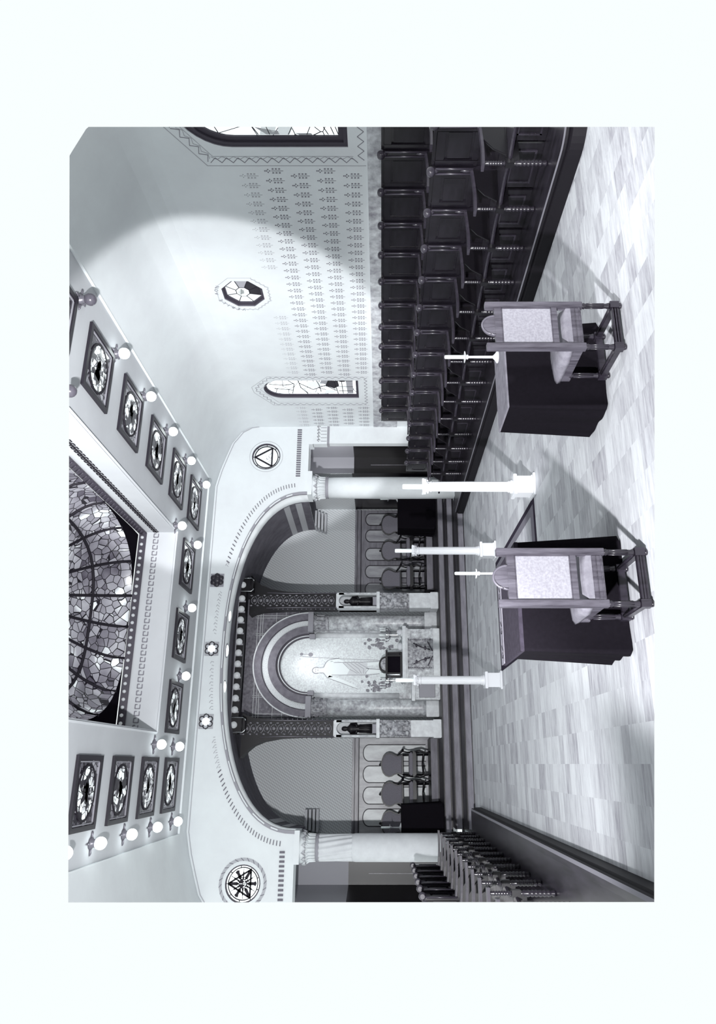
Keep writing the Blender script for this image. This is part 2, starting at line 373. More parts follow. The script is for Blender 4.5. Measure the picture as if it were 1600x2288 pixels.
def big_fig(q):
    fill(q, [(7.35, 3.62), (7.62, 3.70), (7.62, 3.50), (7.40, 3.42)], 2); fill(q, [(7.38, 3.40), (7.62, 3.45), (7.62, 3.28), (7.40, 3.18)], 2)
    fill(q, [(7.50, 3.75), (7.62, 3.60), (7.62, 3.42), (7.56, 3.44)], 1); fill(q, [(7.60, 3.20), (7.63, 3.14), (7.63, 2.96), (7.60, 2.98)], 1)
    strokes(q, [[(7.2, 3.95), (7.5, 3.78), (7.62, 3.72)], [(7.2, 3.80), (7.38, 3.62), (7.62, 3.56)], [(7.2, 3.30), (7.5, 3.24), (7.62, 3.30)], [(7.2, 3.08), (7.48, 2.98), (7.62, 3.04)],
                [(7.2, 2.86), (7.5, 2.80), (7.62, 2.74)], [(7.2, 2.74), (7.5, 2.70), (7.62, 2.66)], [(7.2, 2.62), (7.42, 2.66), (7.62, 2.60)], [(7.3, 4.32), (7.42, 4.15), (7.46, 3.95)], [(7.35, 3.9), (7.44, 3.4)]], 0.010)
def small_fig(q):
    fill(q, [(14.36, 3.22), (14.60, 3.30), (14.75, 3.10), (14.62, 2.98), (14.42, 3.0)], 3); fill(q, [(14.30, 3.36), (14.50, 3.42), (14.55, 3.28), (14.36, 3.16)], 1)
    fill(q, [(14.30, 2.66), (14.98, 2.66), (14.98, 2.80), (14.30, 2.82)], 1); fill(q, [(14.36, 2.84), (14.44, 2.84), (14.44, 2.96), (14.36, 2.98)], 3); fill(q, [(14.80, 3.30), (14.97, 3.34), (14.97, 3.10), (14.84, 3.08)], 2)
    fill(q, [(14.42, 3.70), (14.62, 3.76), (14.72, 3.52), (14.55, 3.36), (14.42, 3.46)], 2)
    strokes(q, [[(14.3, 4.2), (14.55, 4.02), (14.98, 4.1)], [(14.3, 3.92), (14.7, 3.88), (14.98, 3.74)], [(14.55, 4.6), (14.6, 4.25), (14.52, 4.02)], [(14.5, 3.9), (14.8, 3.6), (14.6, 3.3), (14.85, 3.05)], [(14.32, 3.5), (14.6, 3.44), (14.9, 3.42)],
                [(14.3, 3.1), (14.98, 3.02)], [(14.3, 2.92), (14.98, 2.90)], [(14.4, 3.06), (14.4, 2.66)], [(14.66, 3.02), (14.66, 2.66)], [(14.86, 3.0), (14.86, 2.66)], [(14.75, 4.5), (14.82, 4.08)]], 0.016)
def oct_fig(q):
    c = (11.13, 4.58); R = [(11.09 + 0.345 * cos(pi / 8 + k * pi / 4), 4.56 + 0.345 * sin(pi / 8 + k * pi / 4)) for k in range(8)]
    I = [(c[0] + 0.13 * cos(pi / 8 + k * pi / 4), c[1] + 0.13 * sin(pi / 8 + k * pi / 4)) for k in range(8)]
    for k, m in enumerate((2, 2, 2, 1, 3, 3, 2, 4)):
        j = (k + 1) % 8; fill(q, [R[k], R[j], I[j], I[k]], m)
    fill(q, I, 4); fill(q, [(c[0] - 0.10, c[1] + 0.02), (c[0] + 0.02, c[1] + 0.10), (c[0] + 0.09, c[1] + 0.06), (c[0] + 0.05, c[1] - 0.02), (c[0] - 0.04, c[1] - 0.03)], 3)
    strokes(q, [[R[k], I[k]] for k in range(8)] + [[I[k], I[(k + 1) % 8]] for k in range(8)], 0.016)
wall_window(1, BIG, 0.13, big_fig); wall_window(2, OCT, 0.055, oct_fig); wall_window(3, SMALL, 0.06, small_fig)

# coves and flat ceiling with its coffer edge
CX0, CX1, CY1 = -1.37, 6.56, 16.03
cove = [(8.22, 5.20), (8.19, 5.38), (8.06, 5.60), (7.75, 5.82), (7.40, 5.94), (6.99, 6.07), (6.56, 6.165)]
cl = [(CX0 - (x - CX1) * 1.01, z) for x, z in cove]
b = MB()
b.grid([[(x, YN, z) for x, z in cove], [(x, YF, z) for x, z in cove]])
b.grid([[(x, YN, z) for x, z in cl], [(x, YF, z) for x, z in cl]])
b.face([(CX0, CY1, 6.165), (CX1, CY1, 6.165), (CX1, YF, 6.165), (CX0, YF, 6.165)])
b.mi = 1
b.box(CX1 - 0.01, CX1 + 0.015, YN, CY1 + 0.015, 6.16, ZC + 0.02); b.box(CX0 - 0.015, CX0 + 0.01, YN, CY1 + 0.015, 6.16, ZC + 0.02); b.box(CX0, CX1, CY1 - 0.01, CY1 + 0.015, 6.16, ZC + 0.02)
b.mi = 2
WX0, WX1, WY0, WY1, WZ = 0.59, 4.47, 8.15, 13.85, 6.95
for x0, x1, y0, y1 in ((CX0, WX0, YN, CY1), (WX1, CX1, YN, CY1), (WX0, WX1, WY1, CY1), (WX0, WX1, YN, WY0)):
    b.face([(x0, y0, ZC), (x1, y0, ZC), (x1, y1, ZC), (x0, y1, ZC)])
structure('ceiling', b, ['plaster', 'ceiling_rim', 'ceiling_paint'])
# skylight well: moulding, plain band, chain pattern, ring of bulbs
b = MB(); wl = [(WX0, WY0), (WX1, WY0), (WX1, WY1), (WX0, WY1), (WX0, WY0)]
def ring(z0, z1, off0, off1, m):
    b.mi = m
    def L(o): return [(WX0 - o, WY0 - o), (WX1 + o, WY0 - o), (WX1 + o, WY1 + o), (WX0 - o, WY1 + o), (WX0 - o, WY0 - o)]
    b.grid([[(x, y, z0) for x, y in L(off0)], [(x, y, z1) for x, y in L(off1)]], smooth=False)
ring(6.20, 6.17, 0.06, 0.03, 0); ring(6.17, 6.23, 0.03, 0.0, 0); ring(6.23, 6.80, 0.0, 0.0, 0); ring(6.80, 6.78, 0.0, -0.03, 1); ring(6.78, 6.93, -0.03, -0.05, 1)
def chain(fn, L, dark):
    b.mi = 3 if dark else 2; n = int(L / 0.125)
    for i in range(n):
        c = (i + 0.5) * L / n
        b.bar((c - 0.045, 6.55), (c - 0.045, 6.64), 0.018, 0.01, fn); b.bar((c - 0.045, 6.64), (c + 0.03, 6.64), 0.018, 0.01, fn)
        b.bar((c + 0.03, 6.64), (c + 0.03, 6.60), 0.018, 0.01, fn); b.bar((c - 0.045, 6.55), (c + 0.03, 6.55), 0.018, 0.01, fn)
        if dark: b.bar((c - 0.02, 6.60), (c + 0.06, 6.59), 0.03, 0.01, fn)
chain(lambda a, z, d: (WX0 + a, WY1 - d, z), WX1 - WX0, False); chain(lambda a, z, d: (WX1 - d, WY0 + a, z), WY1 - WY0, True); chain(lambda a, z, d: (WX0 + d, WY0 + a, z), WY1 - WY0, True)
b.mi = 4
for k in range(40):
    y = WY0 + (k + 0.5) * (WY1 - WY0) / 40
    b.tube([(WX1 - 0.035, y - 0.05, 6.80), (WX1 - 0.06, y, 6.86), (WX1 - 0.035, y + 0.04, 6.92)], 0.016, 6)
structure('trim_1', b, ['ceiling_paint', 'dark_moulding', 'stencil', 'lead', 'window_frame'])

# dome of leaded glass
DA, DB, DC, DH, DP = 1.90, 2.84, (2.53, 11.0), 0.95, 3.2
def rim(a): return (abs(cos(a)) ** DP + abs(sin(a)) ** DP) ** (-1 / DP)
def dome(a, r, lift=0.0): k = rim(a) * r; return (DC[0] + DA * k * cos(a), DC[1] + DB * k * sin(a), WZ + DH * sqrt(max(0, 1 - r * r)) + lift)
dm = thing('glass_dome', 'leaded stained glass skylight dome set over the ceiling well', 'skylight', (DC[0], DC[1], WZ))
def rel(o, p): return (p[0] - o[0], p[1] - o[1], p[2] - o[2])
D0 = (DC[0], DC[1], WZ)
b = MB(); b.grid([[rel(D0, dome(2 * pi * k / 80, r)) for k in range(81)] for r in [1, 0.985, 0.95, 0.9, 0.85, 0.8, 0.72, 0.64, 0.55, 0.45, 0.33, 0.2, 0.08]]); b.build('glass', 'dome_glass', dm)
b = MB()
rimp = [rel(D0, dome(2 * pi * k / 80, 1.0)) for k in range(81)]
def rect_pt(a):
    c, s_ = cos(a), sin(a); hx, hy = (WX1 - WX0) / 2 - 0.04, (WY1 - WY0) / 2 - 0.04; k = 1 / max(abs(c) / hx * DA, abs(s_) / hy * DB); return (c * k * DA, s_ * k * DB, 0.0)
b.grid([[(p[0], p[1], 0.0) for p in rimp], [rect_pt(2 * pi * k / 80) for k in range(81)]], smooth=False); b.build('spandrel', 'matt_black', dm)
for k in range(20):
    a = radians(18 * k)
    b = MB(); b.tube([rel(D0, dome(a, r, -0.015)) for r in (1, 0.98, 0.94, 0.88, 0.8, 0.7, 0.58, 0.45, 0.3, 0.15)], 0.028, 6); b.build('rib', 'lead', dm)
b = MB(); b.tube([rel(D0, dome(2 * pi * k / 60, 0.81, -0.015)) for k in range(60)], 0.028, 6, close=True); b.build('ring', 'lead', dm)
lampb = MB(); lampb.sphere((0, 0, 0), 0.034, 10)
b0 = None
for (xa, ya, xb, yb, n) in ((WX0 + 0.05, WY1 - 0.055, WX1 - 0.05, WY1 - 0.055, 26),):
    for k in range(n):
        t = (k + 0.5) / n; p = (xa + (xb - xa) * t, ya + (yb - ya) * t, 6.86)
        if b0 is None: b0 = lampb.build('bulb', 'bulb'); c = b0
        else: c = b0.copy(); COL.objects.link(c)
        c.location = p; tag(c, 'small round bulb in the row along the far rim of the ceiling well', 'light bulb', 'bulbs along the ceiling well')

# arch wall
AC, AH, ASP, AR = 2.50, 3.84, 3.85, 1.79         # centre, half span, springing, rise
def arch_pts(c, hw, zs, rise, n=40, p=2.3):
    return [(c + hw * (1 if cos(pi * i / n) >= 0 else -1) * abs(cos(pi * i / n)) ** (2 / p), zs + rise * abs(sin(pi * i / n)) ** (2 / p)) for i in range(n + 1)]
fF = lambda x, z, d=0.0: (x, YF - d, z)
prof = [(XW, 5.20)] + [(x, z) for x, z in cove[1:]] + [(x, z) for x, z in reversed(cl)]
AP = arch_pts(AC, AH, ASP, AR)
TRI = arc(7.39, 4.93, 0.36, 0, 2 * pi, 32)[:-1]; STAR = arc(-2.37, 4.90, 0.37, 0, 2 * pi, 32)[:-1]
b = MB(); tess(b, [[(XL, 3.85), (AC - AH, 3.85)] + list(reversed(AP))[1:-1] + [(AC + AH, 3.85), (XW, 3.85)] + prof, TRI, STAR], lambda x, z: fF(x, z))
# soffits of the two side bays and the arch thickness
b.face([fF(AC + AH, 3.85, 0), fF(XW, 3.85, 0), fF(XW, 3.85, -0.5), fF(AC + AH, 3.85, -0.5)]); b.face([fF(XL, 3.85, 0), fF(AC - AH, 3.85, 0), fF(AC - AH, 3.85, -0.5), fF(XL, 3.85, -0.5)])
# impost blocks above the columns
b.box(6.34, 6.97, YF - 0.04, YF + 0.5, 3.74, 3.86); b.box(-2.00, -1.34, YF - 0.04, YF + 0.5, 3.74, 3.86); b.box(7.72, XW, YF - 0.03, YF + 0.3, 3.74, 3.86)
b.mi = 1
for x0, x1, n in ((6.82, 8.16, 22), (-2.98, -1.72, 14)):
    for k in range(n):
        x = x0 + (k + 0.5) * (x1 - x0) / n; w_ = (x1 - x0) / n * 0.24; b.prism([(x - w_, 4.045), (x + w_, 4.045), (x + w_, 4.155), (x - w_, 4.155)], fF, 0, 0.02)
o1 = arch_pts(AC, AH + 0.22, ASP + 0.1, AR + 0.12, 200); o2 = arch_pts(AC, AH + 0.32, ASP + 0.1, AR + 0.20, 200)
for i in range(4, 197):
    x, z = o1[i]; X, Z = o2[i]
    if any(abs(x - q) < 0.28 for q in (4.17, 2.52, 0.88)) and z > 5.4: continue
    if i < 70 or i > 140:
        if i % 2: b.prism([o1[i], (o1[i][0] * .5 + o1[i + 1][0] * .5, o1[i][1] * .5 + o1[i + 1][1] * .5), (o2[i][0] * .5 + o2[i + 1][0] * .5, o2[i][1] * .5 + o2[i + 1][1] * .5), o2[i]], fF, 0, 0.012)
    else:
        b.mi = 2; b.bar((x, z), (X * 0.6 + x * 0.4 + 0.02, Z * 0.6 + z * 0.4), 0.014, 0.006, fF)
        if i % 2: b.bar((X - 0.02, Z), (X + 0.03, Z - 0.03), 0.014, 0.006, fF)
        b.mi = 1
b.mi = 2
band(b, arc(-2.37, 4.90, 0.44, 0, 2 * pi, 40), arc(-2.37, 4.90, 0.50, 0, 2 * pi, 40), fF, 0, 0.006); band(b, arc(7.39, 4.93, 0.415, 0, 2 * pi, 40), arc(7.39, 4.93, 0.425, 0, 2 * pi, 40), fF, 0, 0.005)
for k in range(24):
    a = 2 * pi * k / 24; b.mi = 1; b.bar((-2.37 + 0.44 * cos(a), 4.90 + 0.44 * sin(a)), (-2.37 + 0.50 * cos(a + 0.13), 4.90 + 0.50 * sin(a + 0.13)), 0.012, 0.009, fF)
b.mi = 2
for (xa, za), (xb, zb) in zip(prof, prof[1:]):
    b.bar((xa, za - 0.05), (xb, zb - 0.05), 0.014, 0.02, fF)
# arch moulding and soffit
b.mi = 3; AQ = arch_pts(AC, AH + 0.07, ASP, AR + 0.06); band(b, AP, AQ, fF, 0, 0.05)
b.mi = 4
for i in range(2, 38):
    if i % 3 != 0:
        mid = [(p[0] * (1 - k) + q[0] * k, p[1] * (1 - k) + q[1] * k) for k in (0.25, 0.6) for p, q in ((AP[i], AQ[i]), (AP[i + 1], AQ[i + 1]))]
        b.prism([mid[0], mid[1], mid[3], mid[2]], fF, 0.05, 0.06)
b.grid([[fF(x, z, 0.0) for x, z in AP], [fF(x, z, -0.5) for x, z in AP]])
structure('wall_far', b, ['plaster', 'stencil_dark', 'stencil_pale', 'grey_moulding', 'ceiling_rim'])

def fW(x, z, d=0.0): return (x, YF + 0.06 - d, z)
def round_window(n, c, r, figure, kind):
    w = MB(); lp = arc(c[0], c[1], r, 0, 2 * pi, 32)
    w.grid([[fF(x, z, 0) for x, z in lp], [fF(x, z, -0.07) for x, z in lp]], smooth=False)
    w.mi = 1; band(w, arc(c[0], c[1], r - 0.025, 0, 2 * pi, 32), lp, fW, 0, 0.05)
    o = structure('window_%d' % n, w, ['reveal', 'window_frame'])
    g = MB(); tess(g, [lp[:-1]], lambda x, z: fW(x, z, -0.005)); g.build('glass', kind, o)
    q = MB(); figure(q); q.build('leading', ['lead', 'glass_white', 'glass_grey'], o)
def star_fig(q):
    c = (-2.37, 4.90)
    P = lambda r, a: (c[0] + r * cos(a), c[1] + r * sin(a))
    q.mi = 0; band(q, arc(c[0], c[1], 0.30, 0, 2 * pi, 32), arc(c[0], c[1], 0.318, 0, 2 * pi, 32), fW, 0, 0.02)
    for k in range(9): q.bar(P(0.30, radians(40 * k + 10)), P(0.35, radians(40 * k + 10)), 0.014, 0.02, fW)
    for s in (0, 3):
        T = [P(0.30, radians(90 + 120 * k)) for k in range(3)]
    for k in range(3):
        q.bar(P(0.31, radians(90 + 120 * k)), P(0.31, radians(210 + 120 * k)), 0.034, 0.02, fW)
    for k in range(6):
        a = radians(30 + 60 * k) if k % 1 == 0 else 0
        q.prism([P(0.11, a - 0.3), P(0.22, a - 0.12), P(0.27, a - 0.17), P(0.285, a), P(0.27, a + 0.17), P(0.22, a + 0.12), P(0.11, a + 0.3)], fW, 0, 0.02)
        q.bar(P(0.10, a + radians(30)), P(0.22, a + radians(30)), 0.022, 0.02, fW); q.bar(P(0.20, a + radians(30)), P(0.29, a + radians(30)), 0.008, 0.02, fW)
    q.prism([P(0.125, radians(20 * k)) for k in range(18)], fW, 0, 0.02)
    q.mi = 1
    for k in range(12):
        a = radians(30 * k + 15); cc = P(0.105, a); q.prism([(cc[0] + 0.013 * cos(j), cc[1] + 0.013 * sin(j)) for j in range(6)], fW, 0.02, 0.024)
    for txt, dx, dz, s_ in (('I', 0, 0.045, 0.10), ('NM', 0, -0.04, 0.10)):
        for poly in text_polys(txt, s_): q.face([fW(c[0] + dx + px, c[1] + dz + py, 0.026) for px, py in poly])
def tri_fig(q):
    c = (7.39, 4.93); P = lambda r, a: (c[0] + r * cos(a), c[1] + r * sin(a)); q.mi = 0
    band(q, arc(c[0], c[1], 0.285, 0, 2 * pi, 32), arc(c[0], c[1], 0.305, 0, 2 * pi, 32), fW, 0, 0.02)
    for k in range(8): q.bar(P(0.30, radians(45 * k)), P(0.335, radians(45 * k)), 0.012, 0.02, fW)
    T = [P(0.285, radians(90)), P(0.285, radians(210)), P(0.285, radians(330))]
    for k in range(3): q.bar(T[k], T[(k + 1) % 3], 0.036, 0.02, fW)
    q.mi = 2
    for k in range(14):
        x = 7.39 + random.uniform(-0.11, 0.11); z = 4.88 + random.uniform(-0.07, 0.08); q.bar((x, z), (x + random.uniform(-0.06, 0.06), z + random.uniform(-0.04, 0.04)), 0.008, 0.01, fW)
round_window(4, (-2.37, 4.90), 0.37, star_fig, 'glass_white'); round_window(5, (7.39, 4.93), 0.36, tri_fig, 'glass_pale')

# pilaster in the right corner
b = MB(); b.box(7.74, XW, YF - 0.03, YF + 0.14, 0.2, 3.36); b.mi = 1; b.box(7.73, XW, YF - 0.035, YF + 0.15, 3.33, 3.39); b.mi = 0; b.box(7.72, XW, YF - 0.045, YF + 0.16, 3.39, 3.75)
b.mi = 1
for k in range(5):
    x = 7.78 + k * 0.095; b.tube([(x, YF - 0.05, 3.60), (x + 0.035, YF - 0.07, 3.64), (x + 0.07, YF - 0.05, 3.60), (x + 0.04, YF - 0.06, 3.57)], 0.011, 6); b.box(x + 0.01, x + 0.02, YF - 0.055, YF - 0.04, 3.40, 3.55)
structure('trim_2', b, ['column_paint', 'grey_moulding'])

# left wall and left aisle shell (only its ceiling end is seen)
b = MB(); b.face([(XL - 0.33, 12.0, 0), (XL - 0.33, 17.1, 0), (XL - 0.33, 17.1, 5.2), (XL - 0.33, 12.0, 5.2)]); structure('wall_left', b, 'plaster')

# columns
def column(x, label, spiral):
    t = thing('column', label, 'column', (x, YF + 0.26, 0.0))
    b = MB()
    if spiral:
        rows = []
        for i in range(25):
            z = 2.62 + (3.34 - 2.62) * i / 24; rows.append([((0.262 + 0.012 * cos(14 * a + z * 9)) * cos(a), (0.262 + 0.012 * cos(14 * a + z * 9)) * sin(a), z) for a in [2 * pi * k / 112 for k in range(112)]])
        b.grid(rows, close=True)
        b.lathe([(0.285, 0.15), (0.285, 1.25), (0.283, 2.55), (0.272, 2.62), (0.262, 2.63)], seg=40)
    else: b.lathe([(0.275, 0.15), (0.278, 1.0), (0.278, 1.02), (0.279, 2.2), (0.274, 2.7), (0.262, 3.34)], seg=40)
    b.build('shaft', 'shaded_column_paint' if spiral else 'column_paint', t)  # same paint on both shafts; the left one's dimmer light is in its colour
    b = MB(); b.lathe([(0.255, 3.335), (0.282, 3.345), (0.282, 3.36), (0.262, 3.375), (0.285, 3.395), (0.262, 3.41)], seg=40); b.build('neck_ring', 'grey_moulding', t)
    b = MB(); b.lathe([(0.25, 3.40), (0.252, 3.56), (0.30, 3.66), (0.31, 3.74)], seg=40)
    for k in range(20):
        a = 2 * pi * k / 20; c, s = cos(a), sin(a)
        b.tube([(0.262 * c, 0.262 * s, 3.41), (0.268 * c, 0.268 * s, 3.55), (0.315 * c, 0.315 * s, 3.60)], [0.02, 0.024, 0.012], 6)
    b.build('capital', 'column_paint', t)
    b = MB()
    for k in range(14):
        a = 2 * pi * k / 14; b.sphere((0.315 * cos(a), 0.315 * sin(a), 3.645), 0.036, 8)
        b.tube([(0.325 * cos(a - 0.18), 0.325 * sin(a - 0.18), 3.61), (0.345 * cos(a), 0.345 * sin(a), 3.69), (0.325 * cos(a + 0.18), 0.325 * sin(a + 0.18), 3.61)], 0.014, 6)
    b.build('carved_leaves', 'stone_strip', t)
    b = MB(); b.box(-0.33, 0.33, -0.33, 0.33, 0.0, 0.15); b.build('base', 'column_paint', t)
    return t
column(6.63, 'white round column right of the chancel arch with a plain shaft', False); column(-1.70, 'pale round column left of the chancel arch with spiral fluting near its capital', True)

# chancel: steps, floor, walls, barrel vault
b = MB()
for (y0, y1, z, x0, x1) in ((16.35, 17.2, 0.172, -1.30, 6.30), (17.15, 17.75, 0.354, -1.36, 6.5), (17.70, 20.35, 0.541, -1.75, 7.3)):
    b.mi = 1; b.box(x0, x1, y0, y1, z - 0.188, z - 0.001); b.mi = 0; b.box(x0, x1, y0 - 0.02, y0 + 0.0005, z - 0.15, z)
    b.mi = 1; b.box(x0, x1, y0 - 0.035, y1, z - 0.022, z + 0.0)
for x0, x1 in ((4.50, 6.3), (-1.6, 0.62)):
    b.mi = 1; b.box(x0, x1, 19.06, 20.35, 0.541, 0.742); b.mi = 0; b.box(x0, x1, 19.04, 19.0605, 0.575, 0.742)
structure('floor_chancel', b, ['step_riser', 'step_tread'])
YB = 20.35; k_ = 1.065
BP = [(2.50 + 0.06 + (x - AC) * k_, 3.98 + (z - ASP) * 1.04) for x, z in AP]
b = MB(); b.grid([[(x, YF + 0.5, z) for x, z in AP], [(x, YB, z) for x, z in BP]])
b.face([(AP[0][0], YF + 0.5, 3.85), (7.3, YF + 0.5, 3.85), (7.3, YB, 3.97), (BP[0][0], YB, 3.97)]); b.face([(AP[-1][0], YF + 0.5, 3.85), (-1.9, YF + 0.5, 3.85), (-1.9, YB, 3.97), (BP[-1][0], YB, 3.97)])
b.mi = 1
for i0, i1 in ((1, 2), (3, 4)):
    for s in (1, -1):
        P, Q = (AP, BP) if s == 1 else (AP[::-1], BP[::-1])
        b.grid([[(x - s * 0.012, YF + 0.52, z) for x, z in P[i0:i1 + 1]], [(x - s * 0.012, YB - 0.02, z) for x, z in Q[i0:i1 + 1]]])
structure('ceiling_chancel', b, ['vault_paint', 'vault_stripe'])
b = MB(); b.face([(-1.75, YB, 0), (7.3, YB, 0), (7.3, YB, 6.2), (-1.75, YB, 6.2)])
b.mi = 1
for s, x in ((1, 6.62), (-1, -1.56)):
    for j in range(4): b.box(x - 0.02 - 0.03 * j, x + 0.45, YB - 0.55 + 0.1 * j, YB - 0.005, 3.90 - 0.09 * j, 3.965 - 0.09 * j)
structure('wall_chancel_back', b, ['damask', 'vault_stripe'])
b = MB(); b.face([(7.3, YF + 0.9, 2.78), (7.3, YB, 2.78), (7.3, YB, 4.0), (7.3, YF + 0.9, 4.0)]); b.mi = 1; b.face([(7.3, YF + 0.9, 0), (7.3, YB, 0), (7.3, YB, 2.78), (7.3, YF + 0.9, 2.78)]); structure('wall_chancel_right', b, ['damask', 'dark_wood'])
b = MB(); b.face([(-1.75, YF + 0.9, 2.78), (-1.75, YB, 2.78), (-1.75, YB, 4.0), (-1.75, YF + 0.9, 4.0)]); b.mi = 1; b.face([(-1.75, YF + 0.9, 0), (-1.75, YB, 0), (-1.75, YB, 2.78), (-1.75, YF + 0.9, 2.78)]); structure('wall_chancel_left', b, ['damask', 'dark_wood'])
# side aisles beyond the columns
def aisle(name, xi, xo, xn, yb):
    b = MB(); s = 1 if xo > xi else -1; yn = YF + 0.3
    b.face([(xi, yb, 2.78), (xo, yb, 2.78), (xo, yb, 4.4), (xi, yb, 4.4)]); b.face([(xn, yn, 2.78), (xo, yb, 2.78), (xo, yb, 4.4), (xn, yn, 4.4)])
    b.face([(xi, YF + 0.5, 4.3), (xn, YF + 0.5, 4.3), (xo, yb, 4.3), (xi, yb, 4.3)])
    b.mi = 1; b.face([(xi, yb, 0), (xo, yb, 0), (xo, yb, 2.78), (xi, yb, 2.78)]); b.face([(xn, yn, 0), (xo, yb, 0), (xo, yb, 2.78), (xn, yn, 2.78)])
    b.mi = 2; b.box(xi + s * 0.35, xi + s * 0.365, yb - 0.012, yb, 0.9, 2.3); b.box(xo - s * 0.25, xo - s * 0.235, yb - 0.012, yb, 0.9, 2.3)
    structure(name, b, ['side_wall_paint', 'black_wood', 'rail_wood'])
aisle('wall_aisle_right', 7.3, 8.34, 8.34, 18.8); aisle('wall_aisle_left', -1.75, -2.70, -3.0, 18.8)

# wainscot of arched panels behind the chairs
def wainscot(name, x0, x1, cs, hw):
    b = MB(); y = YB - 0.06
    b.box(x0, x1, y, YB, 0.54, 2.60); b.mi = 1; b.box(x0, x1, y - 0.05, YB, 2.72, 2.78); b.box(x0, x1, y - 0.02, YB, 2.60, 2.72); b.mi = 2; b.box(x0, x1, y - 0.03, YB, 2.59, 2.615); b.box(x0, x1, y - 0.03, YB, 2.705, 2.73)
    fn = lambda x, z, d: (x, y - d, z)
    for c in cs:
        L = [(c - hw, 0.8), (c + hw, 0.8)] + [(c + hw * cos(pi * i / 16), 2.33 - 0.0 + hw * 0.75 * sin(pi * i / 16)) for i in range(17)]
        b.mi = 3; b.prism(L, fn, 0, 0.008)
        b.mi = 2
        for p, q in zip(L[1:], L[2:] + [L[0]]): b.bar(p, q, 0.022, 0.022, fn)
    structure(name, b, ['rail_wood' if x0 > 3 else 'panel_wood', 'rail_wood', 'panel_line', 'panel_wood' if x0 > 3 else 'lit_panel_wood'])  # left side takes lighter tones: the flood light on it is painted in
wainscot('trim_3', 4.2, 7.25, (6.95, 6.43, 5.86, 5.33, 4.80), 0.185); wainscot('trim_4', -1.72, 0.72, (0.28, -0.26, -0.79, -1.33), 0.21)

# ------------------------------------------------------------------ ceiling: glass panels and globe lamps
def ceiling_panel(c, along, label):
    """along: 'x' oval runs across the room, 'y' along it"""
    t = thing('ceiling_light_panel', label, 'stained glass', (c[0], c[1], ZC), 0, 'stained glass panels in the flat ceiling')
    hx, hy = 0.505, 0.46
    b = MB()
    for (x0, x1, y0, y1) in ((-hx, hx, -hy, -hy + 0.07), (-hx, hx, hy - 0.07, hy), (-hx, -hx + 0.07, -hy + 0.07, hy - 0.07), (hx - 0.07, hx, -hy + 0.07, hy - 0.07)):
        b.box(x0, x1, y0, y1, -0.045, -0.002)
    b.build('frame', 'panel_frame', t)
    b = MB(); k = 0.08
    for (x0, x1, y0, y1) in ((-hx + k, hx - k, -hy + k, -hy + k + 0.018), (-hx + k, hx - k, hy - k - 0.018, hy - k), (-hx + k, -hx + k + 0.018, -hy + k, hy - k), (hx - k - 0.018, hx - k, -hy + k, hy - k)):
        b.box(x0, x1, y0, y1, -0.032, -0.004)
    b.build('inner_moulding', 'grey_moulding', t)
    b = MB(); b.box(-hx + 0.06, hx - 0.06, -hy + 0.06, hy - 0.06, -0.014, -0.003); b.build('border_glass', 'panel_glass', t)
    ax, ay = (0.36, 0.30)
    fn = lambda x, y, d: (x, y, -0.014 - d)
    b = MB(); b.prism(ellipse(0, 0, ax, ay, 0, 2 * pi, 28)[:-1], fn, 0, 0.006); b.build('medallion', 'medallion_glass', t)
    b = MB(); band(b, ellipse(0, 0, ax - 0.006, ay - 0.006, 0, 2 * pi, 28), ellipse(0, 0, ax + 0.03, ay + 0.03, 0, 2 * pi, 28), fn, 0, 0.014); b.build('lead_ring', 'lead', t)
    b = MB(); r = random.Random(int(c[0] * 100 + c[1] * 1000))
    for k in range(5):
        a0 = r.uniform(0, 6.28); q = [(r.uniform(-0.16, 0.16) + r.uniform(.05, .12) * cos(a0 + j * 1.25), r.uniform(-0.05, 0.05) + r.uniform(.05, .12) * sin(a0 + j * 1.25)) for j in range(5)]
        b.prism(q, fn, 0.006, 0.009)
    b.build('painted_figure', 'glass_dark', t)
    return t
ORD = ['nearest the camera', 'second from the near end', 'third from the near end', 'fourth from the near end', 'last before the arch wall']
for i, y in enumerate((7.78, 9.21, 10.65, 12.10, 13.54, 14.94)):
    ceiling_panel((5.51, y), 'x', 'dark framed glass panel with oval medallion in the right ceiling row, ' + (['cut off by the picture edge'] + ORD)[i])
for i, y in enumerate((10.80, 12.20, 13.63, 15.04)):
    ceiling_panel((-0.385, y), 'x', 'dark framed glass panel with oval medallion in the left ceiling row, ' + ['nearest the camera', 'second from the near end', 'third from the near end', 'in the corner by the arch wall'][i])
for i, x in enumerate((4.02, 2.52, 1.08)):
    ceiling_panel((x, 14.84), 'x', 'dark framed glass panel with oval medallion above the arch, ' + ['rightmost of that row', 'middle of that row', 'leftmost of that row'][i])

